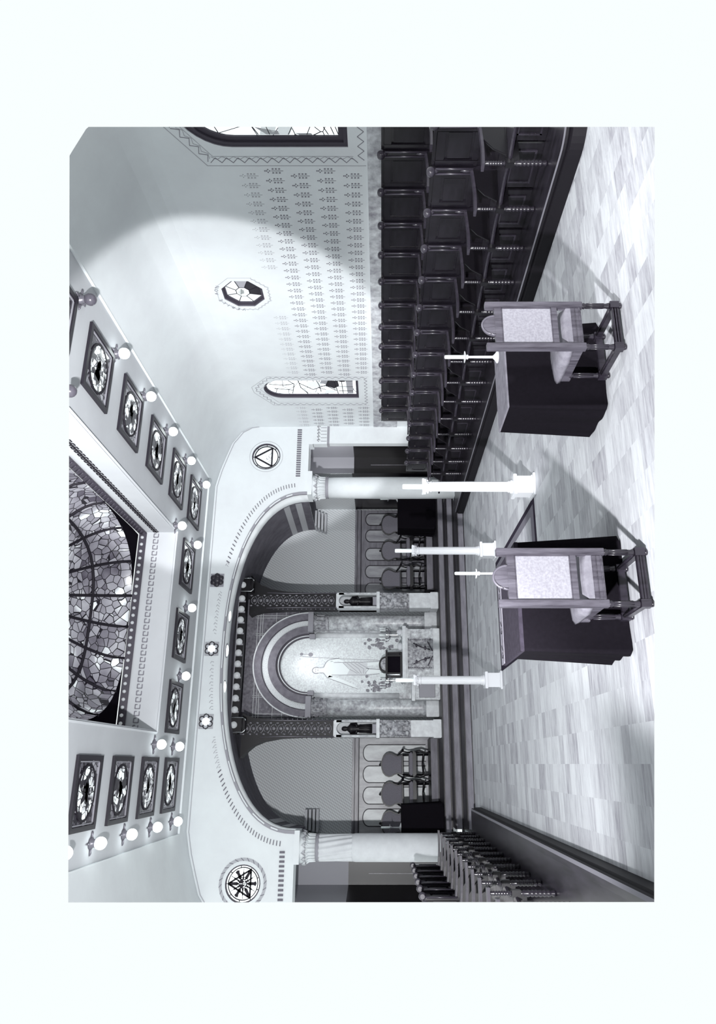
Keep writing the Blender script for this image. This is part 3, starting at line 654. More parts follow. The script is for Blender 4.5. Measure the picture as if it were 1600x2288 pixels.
def make_globe(lit, label, loc):
    t = thing('globe_lamp', label, 'lamp', loc, 0, 'globe lamps around the ceiling')
    b = MB(); b.lathe([(0.085, 0), (0.085, -0.025), (0.055, -0.05), (0.06, -0.085)], seg=14)
    for k in range(4):
        a = pi / 2 * k; b.tube([(0.07 * cos(a), 0.07 * sin(a), -0.015), (0.14 * cos(a), 0.14 * sin(a), -0.02), (0.17 * cos(a), 0.17 * sin(a), -0.012)], [0.02, 0.016, 0.006], 6)
    b.build('fitting', 'bracket_metal', t)
    b = MB(); b.sphere((0, 0, -0.15), 0.088, 18); b.build('globe', 'globe_lit' if lit else 'globe_off', t)
    return t
GL = []
for i, y in enumerate((8.35, 9.73, 11.12, 12.52, 13.93, 15.31)): GL.append(((6.10, y), i > 0, ('grey unlit globe lamp on the right edge of the ceiling near the picture edge', 'lit globe lamp on the right ceiling edge beside the nearest whole panel', 'lit globe lamp on the right ceiling edge, third from the near end', 'lit globe lamp on the right ceiling edge, fourth from the near end', 'lit globe lamp on the right ceiling edge, fifth from the near end', 'lit globe lamp in the right rear corner of the ceiling')[i]))
GL.append(((4.58, 8.20), False, 'grey unlit globe lamp near the ceiling well, cut by the picture edge')); GL.append(((4.57, 13.72), True, 'lit globe lamp at the right rear corner of the ceiling well')); GL.append(((0.34, 13.77), True, 'lit globe lamp at the left rear corner of the ceiling well'))
for i, x in enumerate((4.56, 3.15, 1.72, 0.33)): GL.append(((x, 15.02), True, ('lit globe lamp above the arch, rightmost of that row', 'lit globe lamp above the arch, second from the right', 'lit globe lamp above the arch, third from the right', 'lit globe lamp above the arch, leftmost of that row')[i]))
for i, y in enumerate((10.05, 11.25, 12.62, 14.02, 15.39)): GL.append(((-1.08, y), True, ('lit globe lamp on the left ceiling edge at the picture edge', 'lit globe lamp on the left ceiling edge beside the nearest left panel', 'lit globe lamp on the left ceiling edge, third from the near end', 'lit globe lamp on the left ceiling edge, fourth from the near end', 'lit globe lamp in the left rear corner of the ceiling')[i]))
for (x, y), lit, lab in GL: make_globe(lit, lab, (x, y, ZC))

# ------------------------------------------------------------------ choir stalls
PITCH, Y0 = 0.672, 6.02
def platform(name, s, c, label):
    """s=+1 right side; profile edge with rounded lip along the floor"""
    X = lambda x: c + s * (x - c)
    y1 = 16.3 if s > 0 else 15.4
    y0, r = (5.10, 0.42) if s > 0 else (3.0, 0.05)
    def edge(x, k=10): return [(X(x), y1)] + [(X(x + r - r * cos(pi / 2 * i / k)), y0 + (x - 5.74) + r - r * sin(pi / 2 * i / k)) for i in range(k + 1)] + [(X(8.4), y0 + (x - 5.74))]
    b = MB(); prof = [(5.74, 0.0), (5.74, 0.135), (5.765, 0.15), (5.755, 0.17), (5.765, 0.195), (5.80, 0.202), (5.86, 0.20)]
    b.grid([[(x, y, z) for x, y in edge(px)] for px, z in prof[:5]], smooth=False); b.mi = 3; b.grid([[(x, y, z) for x, y in edge(px)] for px, z in prof[4:6]], smooth=False); b.mi = 1; b.grid([[(x, y, z) for x, y in edge(px)] for px, z in prof[5:]], smooth=False)
    b.mi = 1; e = edge(5.86); b.face([(x, y, 0.2) for x, y in e] + [(X(8.4), y1, 0.2)])
    b.mi = 2; b.prism([(6.82, 0.2), (8.4, 0.2), (8.4, 0.66), (6.82, 0.66)], lambda u, z, d: (X(u), d, z), 5.2 if s > 0 else 3.0, y1)
    o = structure(name, b, ['platform_wood', 'deck_wood', 'black_wood', 'lit_lip_wood']); return o  # pale lip band: the highlight along the edge is put into its colour
platform('trim_5', 1, 2.46, ''); platform('trim_6', -1, 2.46, '')
def spindle_profile(z0, z1, r):
    n = 6; L = z1 - z0; pr = [(r * 0.75, z0)]
    pr += [(r * 1.1, z0 + L * 0.05), (r * 0.7, z0 + L * 0.12)]
    for k in range(n):
        t = 0.16 + 0.7 * k / n; pr += [(r * 0.95, z0 + L * t), (r * 1.08, z0 + L * (t + 0.05)), (r * 0.80, z0 + L * (t + 0.085))]
    return pr + [(r * 1.05, z0 + L * 0.90), (r * 0.7, z0 + L * 0.95), (r, z1)]
def make_stall(hs):
    """one choir stall; local x runs back to the wall, y along the row; hs scales its height"""
    t = bpy.data.objects.new('choir_stall', None); COL.objects.link(t); t.empty_display_size = 0.1
    P = PITCH; H = 1.17 * hs
    b = MB(); b.box(0.62, 0.655, 0.036, P - 0.036, 0.0, H); b.box(0.60, 0.66, 0.036, P - 0.036, H - 0.005, H + 0.03)
    b.box(0.595, 0.62, 0.13, P - 0.13, H - 0.11, H - 0.01); b.box(0.595, 0.62, 0.13, P - 0.13, 0.66, 0.73)
    b.box(0.595, 0.62, 0.045, 0.13, 0.66, H - 0.01); b.box(0.595, 0.62, P - 0.13, P - 0.045, 0.66, H - 0.01)
    back = b.build('back_panel', 'stall_wood', t, bevel=0.006)
    b = MB(); b.box(0.606, 0.622, 0.15, P - 0.15, 0.76, H - 0.14); b.build('raised_field', 'dark_wood', back, bevel=0.006)
    b = MB(); b.box(0.565, 0.67, -0.035, 0.035, 0.0, H + 0.005); b.mi = 1; b.tube([(0.56, -0.038, 0.70), (0.56, -0.038, H - 0.02)], 0.013, 8); b.tube([(0.56, 0.038, 0.70), (0.56, 0.038, H - 0.02)], 0.013, 8)
    post = b.build('back_post', ['stall_wood', 'polished_lit_wood'], t)  # edge rolls in a lighter tone as painted highlight lines
    b = MB(); b.lathe([(0.034, -0.045), (0.050, -0.035), (0.056, 0.0), (0.050, 0.035), (0.034, 0.045)], c=(0.55, 0, H + 0.035), seg=14, axis='y'); b.tube([(0.60, 0, H - 0.06), (0.575, 0, H - 0.02), (0.56, 0, H + 0.02)], [0.03, 0.036, 0.03], 8)
    b.build('finial', 'polished_lit_wood', post)
    b = MB(); f = lambda u, z, d: (u, d, z)
    rows = []
    for i in range(11):
        k = i / 10; x = -0.06 + 0.66 * k; hw = 0.034 + 0.022 * max(0, 1 - k * 1.5) ; z = 0.685 - 0.014 * sin(k * pi) + 0.02 * k
        rows.append([(x, -hw, z), (x, -hw, z + 0.03), (x, 0, z + 0.037), (x, hw, z + 0.03), (x, hw, z)])
    b.grid(rows, close=True, smooth=False); b.face(rows[0]); b.face(rows[-1]); b.tube([(0.585, 0, 0.70), (0.575, 0, 0.80), (0.59, 0, 0.90)], [0.035, 0.025, 0.012], 8)
    b.build('arm', 'polished_lit_wood', t)
    b = MB(); b.lathe(spindle_profile(0.45, 0.69, 0.024), seg=12); b.lathe(spindle_profile(0.0, 0.365, 0.032), seg=12); b.build('turned_spindle', 'polished_spindle', t)
    b = MB(); b.box(-0.035, 0.035, -0.04, 0.04, 0.36, 0.455); b.box(0.0, 0.6, -0.02, 0.02, 0.30, 0.44); b.prism([(0.10, 0.42), (0.6, 0.42), (0.6, 0.69), (0.34, 0.69), (0.20, 0.58)], f, -0.012, 0.012); b.build('divider', 'black_wood', t, bevel=0.004)
    b = MB(); rows = []
    for i in range(9):
        y = 0.03 + (P - 0.06) * i / 8; q = 0.045 * sin(pi * i / 8); rows.append([(0.03 + q, y, 0.385), (0.02 + q, y, 0.405), (0.03 + q, y, 0.425), (0.60, y, 0.415), (0.60, y, 0.385)])
    b.grid(rows, close=True, smooth=False); b.face(rows[0]); b.face(rows[-1]); b.build('seat', 'lit_seat_wood', t)  # seat lighter than the stall: its highlight is put into the colour
    b = MB(); b.box(0.30, 0.33, 0.02, P - 0.02, 0.0, 0.385); b.mi = 1; b.box(0.285, 0.30, 0.10, P - 0.10, 0.06, 0.085); b.box(0.285, 0.30, 0.10, P - 0.10, 0.31, 0.335); b.box(0.285, 0.30, 0.10, 0.125, 0.06, 0.335); b.box(0.285, 0.30, P - 0.125, P - 0.10, 0.06, 0.335)
    b.build('under_panel', ['dark_wood', 'lit_seat_wood'], t, bevel=0.003)  # frame strips lightened as painted highlights
    return t
NTH = ['first', 'second', 'third', 'fourth', 'fifth', 'sixth', 'seventh', 'eighth', 'ninth', 'tenth', 'eleventh', 'twelfth', 'thirteenth', 'fourteenth', 'fifteenth', 'sixteenth']
low = make_stall(1.0); high = make_stall(1.12)
for i in range(16):
    o = low if i == 0 else copy_tree(low)
    o.location = (6.15, Y0 - PITCH + PITCH * i, 0.2)
    tag(o, 'dark wooden choir stall in the lower right row, ' + ('cut off by the picture edge' if i == 0 else NTH[i] + ' from the near end'), 'choir stall', 'lower row of stalls on the right')
for i in range(13):
    o = high if i == 0 else copy_tree(high)
    o.location = (7.50, 7.74 - 0.70 + 0.695 * i, 0.66); o.scale = (1, 1.034, 1)
    tag(o, 'dark wooden stall in the upper right row, ' + ('cut off by the picture edge' if i == 0 else NTH[i] + ' from the near end'), 'choir stall', 'upper row of stalls on the right')
for i in range(15):
    o = copy_tree(low); o.scale = (-1, 1, 1); o.location = (-1.26, 5.55 + 0.668 * i, 0.2)
    tag(o, 'dark wooden choir stall with curved arm in the left row, ' + NTH[i] + ' from the near end', 'choir stall', 'row of stalls on the left')

# ------------------------------------------------------------------ chairs in front
def make_chair(label, loc, rz):
    t = thing('side_chair', label, 'chair', loc, rz, 'wooden chairs facing the draped tables')
    W, D = 0.225, 0.48
    def turned(x, y, z0, z1, n='leg'):
        b = MB(); b.lathe([(0.022, z0), (0.026, z0 + 0.012), (0.020, z0 + 0.03), (0.021, z0 + 0.04), (0.021, z1 - 0.03), (0.027, z1 - 0.02), (0.022, z1 - 0.01), (0.024, z1)], c=(x, y, 0), seg=12)
        for k in range(6):
            a = pi / 3 * k; b.tube([(x + 0.020 * cos(a), y + 0.020 * sin(a), z0 + 0.05), (x + 0.020 * cos(a), y + 0.020 * sin(a), z1 - 0.04)], 0.005, 5)
        b.box(x - 0.03, x + 0.03, y - 0.03, y + 0.03, 0.025, z0); b.lathe([(0.02, 0.0), (0.026, 0.012), (0.022, 0.025)], c=(x, y, 0), seg=12)
        return b.build(n, 'leg_wood', t)
    for sx in (-1, 1):
        turned(sx * (W - 0.028), 0.0, 0.10, 0.335); turned(sx * (W - 0.028), D - 0.03, 0.10, 0.36)
    for sx in (-1, 1):
        b = MB(); x = sx * (W - 0.028); b.box(x - 0.028, x + 0.028, -0.027, 0.027, 0.33, 1.14); b.build('back_post', 'chair_wood', t, bevel=0.004)
    f = lambda x, z, d: (x, d, z)
    b = MB(); b.box(-W + 0.05, W - 0.05, -0.018, 0.02, 1.005, 1.065); b.build('top_rail', 'chair_wood', t, bevel=0.003)
    b = MB(); b.prism([(0.09 * cos(pi * i / 20), 1.06 + 0.108 * sin(pi * i / 20)) for i in range(21)], f, -0.014, 0.016)
    cr = b.build('crest', 'chair_wood', t)
    b = MB(); b.tube([(0.09 * cos(pi * i / 20), -0.014, 1.062 + 0.108 * sin(pi * i / 20)) for i in range(21)], 0.009, 8); b.build('crest_edge', 'chair_edge', cr)
    b = MB(); b.box(-W + 0.05, W - 0.05, -0.02, 0.02, 0.545, 0.592); b.build('lower_rail', 'chair_wood', t, bevel=0.003)
    b = MB(); b.box(-W + 0.052, W - 0.052, -0.012, 0.012, 0.592, 1.005); b.build('back_upholstery', 'upholstery', t, bevel=0.004)
    b = MB(); b.box(-W + 0.056, -W + 0.062, -0.017, -0.011, 0.595, 1.003); b.box(W - 0.062, W - 0.056, -0.017, -0.011, 0.595, 1.003); b.box(-W + 0.056, W - 0.056, -0.017, -0.011, 0.998, 1.004); b.box(-W + 0.056, W - 0.056, -0.017, -0.011, 0.594, 0.60); b.build('nail_trim', 'chair_wood', t)
    b = MB(); b.box(-W + 0.055, W - 0.055, -0.016, 0.016, 0.345, 0.43); b.box(-W + 0.055, W - 0.055, -0.024, -0.014, 0.355, 0.368); b.box(-W + 0.055, W - 0.055, -0.024, -0.014, 0.395, 0.402)
    for sx in (-1, 1): b.box(sx * W - (0.04 if sx > 0 else -0.01), sx * W + (-0.01 if sx > 0 else 0.04), 0.02, D, 0.345, 0.425)
    b.box(-W - 0.01, W + 0.01, D - 0.03, D + 0.01, 0.345, 0.425); b.build('seat_frame', 'chair_wood', t, bevel=0.004)
    b = MB(); rows = []
    for i in range(13):
        k = i / 12; y = -0.01 + (D + 0.04) * k; hw = W - 0.045 + 0.06 * min(1, k * 3); top = 0.485 + 0.035 * sin(pi * min(1, k * 1.02)) * 1.0
        rows.append([(-hw, y, 0.425), (-hw - 0.008, y, 0.455), (-hw + 0.02, y, top - 0.012), (-hw * 0.5, y, top), (0, y, top + 0.008), (hw * 0.5, y, top), (hw - 0.02, y, top - 0.012), (hw + 0.008, y, 0.455), (hw, y, 0.425)])
    b.grid(rows, close=True); b.face(rows[0]); b.face(rows[-1]); b.build('seat_cushion', 'seat_leather', t)
    b = MB(); b.box(-W + 0.05, W - 0.05, -0.022, 0.022, 0.03, 0.09); b.box(-W + 0.05, W - 0.05, -0.028, -0.02, 0.045, 0.055); b.box(-W + 0.05, W - 0.05, -0.028, -0.02, 0.068, 0.076); b.build('stretcher', 'leg_wood', t, bevel=0.004)
    b = MB(); b.box(-W + 0.05, W - 0.05, D - 0.05, D - 0.01, 0.03, 0.09); b.build('stretcher', 'leg_wood', t, bevel=0.004)
    for sx in (-1, 1):
        b = MB(); b.box(sx * (W - 0.028) - 0.018, sx * (W - 0.028) + 0.018, 0.03, D - 0.06, 0.035, 0.085); b.tube([(sx * (W - 0.028), 0.03, 0.088), (sx * (W - 0.028), D - 0.06, 0.088)], 0.012, 8); b.build('stretcher', 'leg_wood', t, bevel=0.003)
    return t
make_chair('wooden chair with pale upholstered back in front of the left draped table', (1.305, 5.14, 0), radians(1))
make_chair('wooden chair with pale upholstered back and rounded crest at the right draped table', (3.405, 5.02, 0), radians(0))

# ------------------------------------------------------------------ draped tables in front
def cloth_skirt(x0, x1, y0, y1, z0, z1, folds, flare, seed, rr=0.05):
    r = random.Random(seed); P = []
    cs = [(x0, y0), (x1, y0), (x1, y1), (x0, y1)]; n = 40
    for k in range(4):
        (ax, ay), (bx, by) = cs[k], cs[(k + 1) % 4]
        for i in range(n): P.append((ax + (bx - ax) * i / n, ay + (by - ay) * i / n, k, i / n))
    cx, cy = (x0 + x1) / 2, (y0 + y1) / 2
    ph = [r.uniform(0, 6.28) for _ in range(4)]; rows = []
    for j in range(15):
        k = j / 14; z = z1 + (z0 - z1) * k; row = []
        for x, y, s, t in P:
            nx, ny = ((0, -1), (1, 0), (0, 1), (-1, 0))[s]
            corner = max(0, 1 - min(t, 1 - t) * 7) ** 2
            amp = flare * k ** 1.2 * (0.35 + 0.65 * (0.5 + 0.5 * sin(t * pi * 2 * folds + ph[s]))) + flare * 1.1 * k * corner
            d = Vector((x - cx, y - cy)).normalized()
            row.append((x + nx * amp * 0.8 + d.x * amp * 0.35, y + ny * amp * 0.8 + d.y * amp * 0.35, z + 0.02 * k * corner))
        rows.append(row)
    return rows
def draped_table(label, loc, x1, y1, h, top_mat, side_mat, seed, name='draped_table', folds=2.2, flare=0.05, skirt=None):
    t = thing(name, label, 'table', loc)
    b = MB(); b.grid(cloth_skirt(0, x1, 0, skirt or y1, 0.006, h - 0.01, folds, flare, seed), close=True); b.build('cloth_skirt', side_mat, t)
    b = MB(); b.box(-0.004, x1 + 0.004, -0.004, y1 + 0.004, h - (0.03 if skirt else 0.012), h + 0.006); b.build('cloth_top', top_mat, t, bevel=0.005)
    return t
tl = draped_table('black draped table behind the left wooden chair with a short candle on it', (0.85, 5.70, 0), 0.90, 0.88, 0.885, 'grey_cloth', 'black_cloth', 3, folds=2.0, flare=0.03, skirt=0.46)
b = MB(); b.box(0.0, 0.90, 0.75, 0.882, 0.891, 0.897); 
o = b.build('cloth_border', 'pale_cloth', tl)
b = MB(); fT = lambda x, y, d: (x, y, 0.897 + d)
for c in (0.08, 0.30, 0.62): band(b, arc(c, 0.815, 0.020, 0, 1.5 * pi, 12), arc(c, 0.815, 0.030, 0, 1.5 * pi, 12), fT, 0, 0.002); b.bar((c + 0.04, 0.79), (c + 0.09, 0.84), 0.012, 0.002, fT)
b.bar((0.02, 0.76), (0.88, 0.76), 0.006, 0.002, fT); b.build('embroidery', 'black_cloth', o)
draped_table('dark draped table behind the right wooden chair with a tall thin candle', (2.97, 5.60, 0), 0.80, 0.51, 0.88, 'pale_cloth', 'black_cloth', 9, folds=2.0, flare=0.028)

def candle(label, loc, hs, r, hc, base_r, group):
    t = thing('candlestick', label, 'candle', loc, 0, group)
    b = MB(); b.lathe([(base_r, 0), (base_r, 0.012), (base_r * 0.55, 0.03), (r * 0.8, 0.05), (r * 0.75, hs - 0.03), (r * 1.5, hs - 0.02), (r * 1.1, hs)], seg=16); b.build('stick', 'white_paint', t)
    b = MB(); b.lathe([(r * 1.1, hs - 0.004), (r * 3.4, hs + 0.006), (r * 3.5, hs + 0.012), (r * 1.2, hs + 0.008)], seg=18); b.build('drip_pan', 'white_paint', t)
    b = MB(); b.lathe([(r * 1.15, hs + 0.004), (r * 1.1, hs + hc - 0.01), (r * 0.8, hs + hc)], seg=14); b.build('candle', 'wax', t)
    return t
candle('slim white candle on the left draped table behind the wooden chair', (1.62, 6.22, 0.898), 0.24, 0.013, 0.20, 0.05, 'candles on the draped tables')
candle('tall slim white candle standing at the right end of the right draped table', (3.66, 5.90, 0.887), 0.31, 0.016, 0.20, 0.06, 'candles on the draped tables')

# ------------------------------------------------------------------ three fluted candle posts and the floor cloth
def candle_post(label, x, y, h):
    t = thing('candle_post', label, 'candle stand', (x, y, 0.0), radians(-4), 'fluted white candle posts around the floor cloth')
    b = MB(); b.box(-0.15, 0.15, -0.15, 0.15, 0, 0.03); b.box(-0.115, 0.115, -0.115, 0.115, 0.03, 0.265); b.box(-0.135, 0.135, -0.135, 0.135, 0.235, 0.28)
    b.box(-0.125, 0.125, -0.125, 0.125, 0.03, 0.05); b.build('pedestal', 'white_paint', t, bevel=0.006)
    b = MB(); rows = []
    for z, k in ((0.28, 1.35), (0.30, 1.42), (0.315, 1.15), (0.33, 1.25), (0.345, 1.05)): rows.append([(0.066 * k * cos(a), 0.066 * k * sin(a), z) for a in [2 * pi * i / 64 for i in range(64)]])
    for z, k in ((0.36, 1.0), (0.9, 0.97), (1.34, 0.92)): rows.append([((0.066 * k + 0.004 * cos(16 * a)) * cos(a), (0.066 * k + 0.004 * cos(16 * a)) * sin(a), z) for a in [2 * pi * i / 64 for i in range(64)]])
    b.grid(rows, close=True); b.build('fluted_shaft', 'white_paint', t)
    b = MB(); b.lathe([(0.062, 1.335), (0.078, 1.345), (0.064, 1.36), (0.070, 1.40), (0.095, 1.43), (0.098, 1.445)], seg=20); b.box(-0.085, 0.085, -0.085, 0.085, 1.44, 1.465)
    for k in range(4):
        a = pi / 4 + pi / 2 * k; b.lathe([(0.0, -0.02), (0.028, -0.012), (0.028, 0.012), (0.0, 0.02)], c=(0.085 * cos(a), 0.085 * sin(a), 1.425), seg=10)
        b.lathe([(0.0, -0.012), (0.02, -0.008), (0.02, 0.008), (0.0, 0.012)], c=(0.075 * cos(a + pi / 4), 0.075 * sin(a + pi / 4), 1.39), seg=10)
    b.build('capital', 'white_paint', t)
    b = MB(); b.lathe([(0.036, 1.46), (0.034, h - 0.01), (0.026, h)], seg=16); b.build('candle', 'wax', t)
candle_post('tall white fluted candle post with square pedestal, nearest of the three', 3.44, 8.70, 1.72)
candle_post('white fluted candle post behind the left chair, at the right rear of the floor cloth', 3.54, 12.02, 1.76)
candle_post('white fluted candle post left of the black table, in front of the altar steps', 1.32, 12.12, 1.76)
t = thing('floor_cloth', 'bordered dark floor cloth lying between the three white candle posts', 'rug', (0, 0, 0))
b = MB(); b.box(1.45, 3.31, 8.72, 12.0, 0.001, 0.006); b.build('border', 'rug_dark', t)
b = MB(); b.box(1.53, 3.23, 8.80, 11.92, 0.006, 0.008); b.build('stripe', 'rug_mid', t)
b = MB(); b.box(1.63, 3.11, 8.98, 11.80, 0.008, 0.010); b.build('field', 'rug_light', t)

# ------------------------------------------------------------------ rosettes and soffit lamps of the arch
def rosette(x, lit, label):
    t = thing('rosette_lamp', label, 'lamp', (x, YF, 5.93), 0, 'rosettes over the arch')
    f = lambda a, z, d: (a, -d, z)
    b = MB(); b.prism([(-0.16, -0.16), (0.16, -0.16), (0.16, 0.16), (-0.16, 0.16)], f, 0.001, 0.012); b.build('square_plate', 'stencil_pale' if lit else 'grey_moulding', t)
    b = MB(); m = 'rosette_dark'
    for k in range(6):
        a = pi / 3 * k; b.tube([(0.105 * cos(a) + 0.055 * cos(a + j * 2 * pi / 10), -0.03, 0.105 * sin(a) + 0.055 * sin(a + j * 2 * pi / 10)) for j in range(10)], 0.014, 6, close=True)
        if not lit: b.sphere((0.10 * cos(a), -0.03, 0.10 * sin(a)), 0.062, 10, (1, 0.5, 1))
    b.build('petals', m, t)
    b = MB(); b.sphere((0, -0.03, 0), 0.085, 14, (1, 0.7, 1)); b.build('lens', 'lamp_lit' if lit else 'rosette_dark', t)
rosette(4.15, False, 'dark unlit rosette over the right part of the arch'); rosette(2.52, True, 'bright rosette lamp over the middle of the arch'); rosette(0.90, True, 'bright rosette lamp over the left part of the arch')
for i, x in enumerate((4.16, 3.34, 2.51, 1.67, 0.85)):
    t = thing('soffit_lamp', 'oval white lamp set under the arch edge, ' + ['rightmost of five', 'second of five from the right', 'middle of five', 'second of five from the left', 'leftmost of five'][i], 'lamp', (x, YF + 0.22, 5.632), 0, 'lamps under the arch')
    b = MB(); b.sphere((0, 0, -0.008), 0.105, 16, (1.3, 1, 0.32)); b.build('lens', 'lamp_lit', t)
    b = MB(); b.tube([(0.155 * cos(2 * pi * k / 16), 0.12 * sin(2 * pi * k / 16), -0.002) for k in range(16)], 0.014, 6, close=True); b.build('rim', 'grey_moulding', t)

# ------------------------------------------------------------------ altar group
# beam with round bulbs
t = thing('lamp_beam', 'dark beam with a row of round bulbs under the arch top', 'lamp', (2.59, 17.72, 5.5))
b = MB(); b.box(-1.92, 1.92, 0.0, 0.2, -0.07, 0.11); b.build('beam', 'black_iron', t, bevel=0.006)
b = MB()
for k in range(14): b.box(-1.56 + k * 0.27 - 0.16 + 0.02, -1.56 + k * 0.27 - 0.12 + 0.02, -0.015, 0.0, -0.07, 0.10)
b.box(-1.9, 1.9, -0.02, 0.0, 0.095, 0.115); b.build('divider_strips', 'grey_moulding', t)
for k, x in enumerate((1.71, 1.36, 1.09, 0.82, 0.54, 0.27, 0.0, -0.27, -0.55, -0.82, -1.09, -1.36, -1.71)):
    b = MB(); b.sphere((x, -0.05, 0.02), 0.082, 14); b.build('bulb', 'bulb', t)
for s in (1, -1):
    b = MB(); x = s * 1.71
    b.tube([(x - 0.17, -0.06, 0.14), (x - 0.17, -0.06, -0.20), (x - 0.13, -0.06, -0.25), (x - 0.10, -0.06, -0.26)], 0.014, 6); b.tube([(x + 0.17, -0.06, 0.14), (x + 0.17, -0.06, -0.20), (x + 0.13, -0.06, -0.25), (x + 0.10, -0.06, -0.26)], 0.014, 6)
    b.tube([(x - 0.17, -0.06, 0.14), (x + 0.17, -0.06, 0.14)], 0.012, 6); b.tube([(x - 0.15, -0.06, -0.18), (x + 0.15, -0.06, -0.18)], 0.012, 6); b.box(x - 0.16, x + 0.16, -0.03, 0.2, -0.24, 0.13)
    b.build('end_bracket', 'black_iron', t); 
    b = MB(); b.tube([(x - 0.17, -0.075, 0.14), (x - 0.17, -0.075, -0.20), (x - 0.13, -0.075, -0.25), (x - 0.10, -0.075, -0.26)], 0.012, 6); b.tube([(x + 0.17, -0.075, 0.14), (x + 0.17, -0.075, -0.20), (x + 0.13, -0.075, -0.25), (x + 0.10, -0.075, -0.26)], 0.012, 6); b.build('bracket_rim', 'bright_metal', t)

def altar_pier(x, s, label):
    """pier of lion base, niche and studded lattice shaft that flares into the vault; s = outward side"""
    t = thing('altar_pier', label, 'pier', (x, 17.95, 0.541), 0, 'studded piers flanking the altar')
    b = MB(); b.box(-0.215, 0.215, 0, 0.5, 0, 0.20); b.box(-0.195, 0.195, 0.015, 0.5, 0.20, 0.74); b.build('base', 'pale_marble', t, bevel=0.01)
    b = MB(); b.box(-0.20, 0.20, 0.03, 0.5, 0.74, 1.55)
    b.sphere((-0.02, 0.0, 1.36), 0.13, 14, (1, 0.7, 1.05)); b.sphere((-0.12, 0.0, 1.22), 0.10, 12, (1, 0.7, 1.2)); b.sphere((0.10, 0.0, 1.22), 0.10, 12, (1, 0.7, 1.2)); b.sphere((0, -0.03, 1.08), 0.13, 12, (1.2, 0.6, 1.1)); b.sphere((-0.02, -0.09, 1.33), 0.05, 10)
    for k in (-1, 1): b.sphere((k * 0.11, -0.02, 0.84), 0.07, 10, (1, 0.8, 1)); b.tube([(k * 0.11, 0.0, 1.1), (k * 0.12, -0.03, 0.86)], [0.07, 0.05], 8); b.sphere((k * 0.10, 0.0, 1.47), 0.045, 8)
    b.build('lion_carving', 'carved_stone', t)
    b = MB(); b.box(-0.205, -0.145, 0.02, 0.5, 1.55, 2.55); b.box(0.145, 0.205, 0.02, 0.5, 1.55, 2.55); b.box(-0.205, 0.205, 0.30, 0.5, 1.55, 2.55); b.box(-0.22, 0.22, -0.03, 0.5, 1.50, 1.58)
    f = lambda a, z, d: (a, 0.02 + d, z)
    b.prism([(-0.145, 2.40)] + [(-0.145 * cos(pi * i / 12), 2.40 + 0.145 * sin(pi * i / 12)) for i in range(1, 12)] + [(0.145, 2.40), (0.2, 2.40), (0.2, 2.62), (-0.2, 2.62), (-0.2, 2.40)], f, 0, 0.2)
    n = b.build('niche', 'pale_marble', t)
    b = MB()
    for sx in (-1, 1): b.lathe([(0.025, 1.58), (0.018, 1.62), (0.018, 2.36), (0.028, 2.42)], c=(sx * 0.175, -0.005, 0), seg=10)
    b.build('colonnette', 'marble', n)
    b = MB(); rows = []
    for z, dl, dr in ((2.60, 0, 0), (3.3, 0, 0.0), (3.9, 0.03, 0.01), (4.3, 0.10, 0.03), (4.55, 0.20, 0.05), (4.72, 0.34, 0.10), (4.84, 0.48, 0.16)):
        a0, a1 = -0.2 - (dl if s < 0 else dr), 0.2 + (dl if s > 0 else dr)
        rows.append([(a0, 0.03, z), (a1, 0.03, z), (a1, 0.5, z), (a0, 0.5, z)])
    b.grid(rows, close=True, smooth=False); b.face(rows[0]); b.face(rows[-1]); sh = b.build('shaft', 'black_iron', t)
    for k in range(13):
        z = 2.74 + k * 0.165; o = MB()
        c = 0.0
        o.sphere((c, 0.02, z), 0.052, 10, (1, 0.6, 1)); o.tube([(c + 0.095 * cos(2 * pi * j / 12), 0.025, z + 0.075 * sin(2 * pi * j / 12)) for j in range(12)], 0.012, 6, close=True)
        for sx in (-1, 1): o.sphere((c + sx * 0.13, 0.025, z + 0.08), 0.026, 8, (1, 0.6, 1.5)); o.sphere((c + sx * 0.10, 0.025, z - 0.03), 0.016, 8, (1, 0.6, 1))
        o.build('studded_ornament', 'bronze', t)
    b = MB()
    for sx in (-1, 1):
        b.tube([(sx * 0.185, 0.02, 2.6), (sx * 0.185, 0.02, 3.9), (sx * 0.20, 0.02, 4.4)], 0.012, 6)
        for k in range(16): b.sphere((sx * 0.215, 0.06, 2.66 + k * 0.12), 0.02, 8)
    b.build('edge_bead', 'bracket_metal', t)
    return t
altar_pier(3.965, 1, 'dark studded pier on the right of the altar over a pale lion base'); altar_pier(0.81, -1, 'dark studded pier on the left of the altar over a pale lion base')
def statue(x, label):
    t = thing('statue', label, 'statue', (x, 18.12, 2.12), 0, 'dark robed statues in the pier niches')
    b = MB(); b.box(-0.11, 0.11, -0.08, 0.1, 0, 0.10); b.build('plinth', 'grey_moulding', t, bevel=0.006)
    b = MB(); b.lathe([(0.105, 0.10), (0.10, 0.2), (0.085, 0.42), (0.10, 0.58), (0.115, 0.64), (0.05, 0.70), (0.045, 0.72), (0.058, 0.76), (0.05, 0.82), (0.02, 0.85)], seg=14)
    for sx in (-1, 1): b.tube([(sx * 0.10, -0.01, 0.63), (sx * 0.12, -0.05, 0.50), (sx * 0.03, -0.10, 0.46)], [0.035, 0.03, 0.02], 8)
    for k in range(7): a = pi + pi * k / 6; b.tube([(0.10 * cos(a), 0.10 * sin(a), 0.11), (0.085 * cos(a), 0.085 * sin(a), 0.42)], 0.012, 6)
    b.build('robed_figure', 'black_iron', t)
statue(3.965, 'dark robed statue in the niche of the right pier'); statue(0.81, 'dark robed statue in the niche of the left pier')

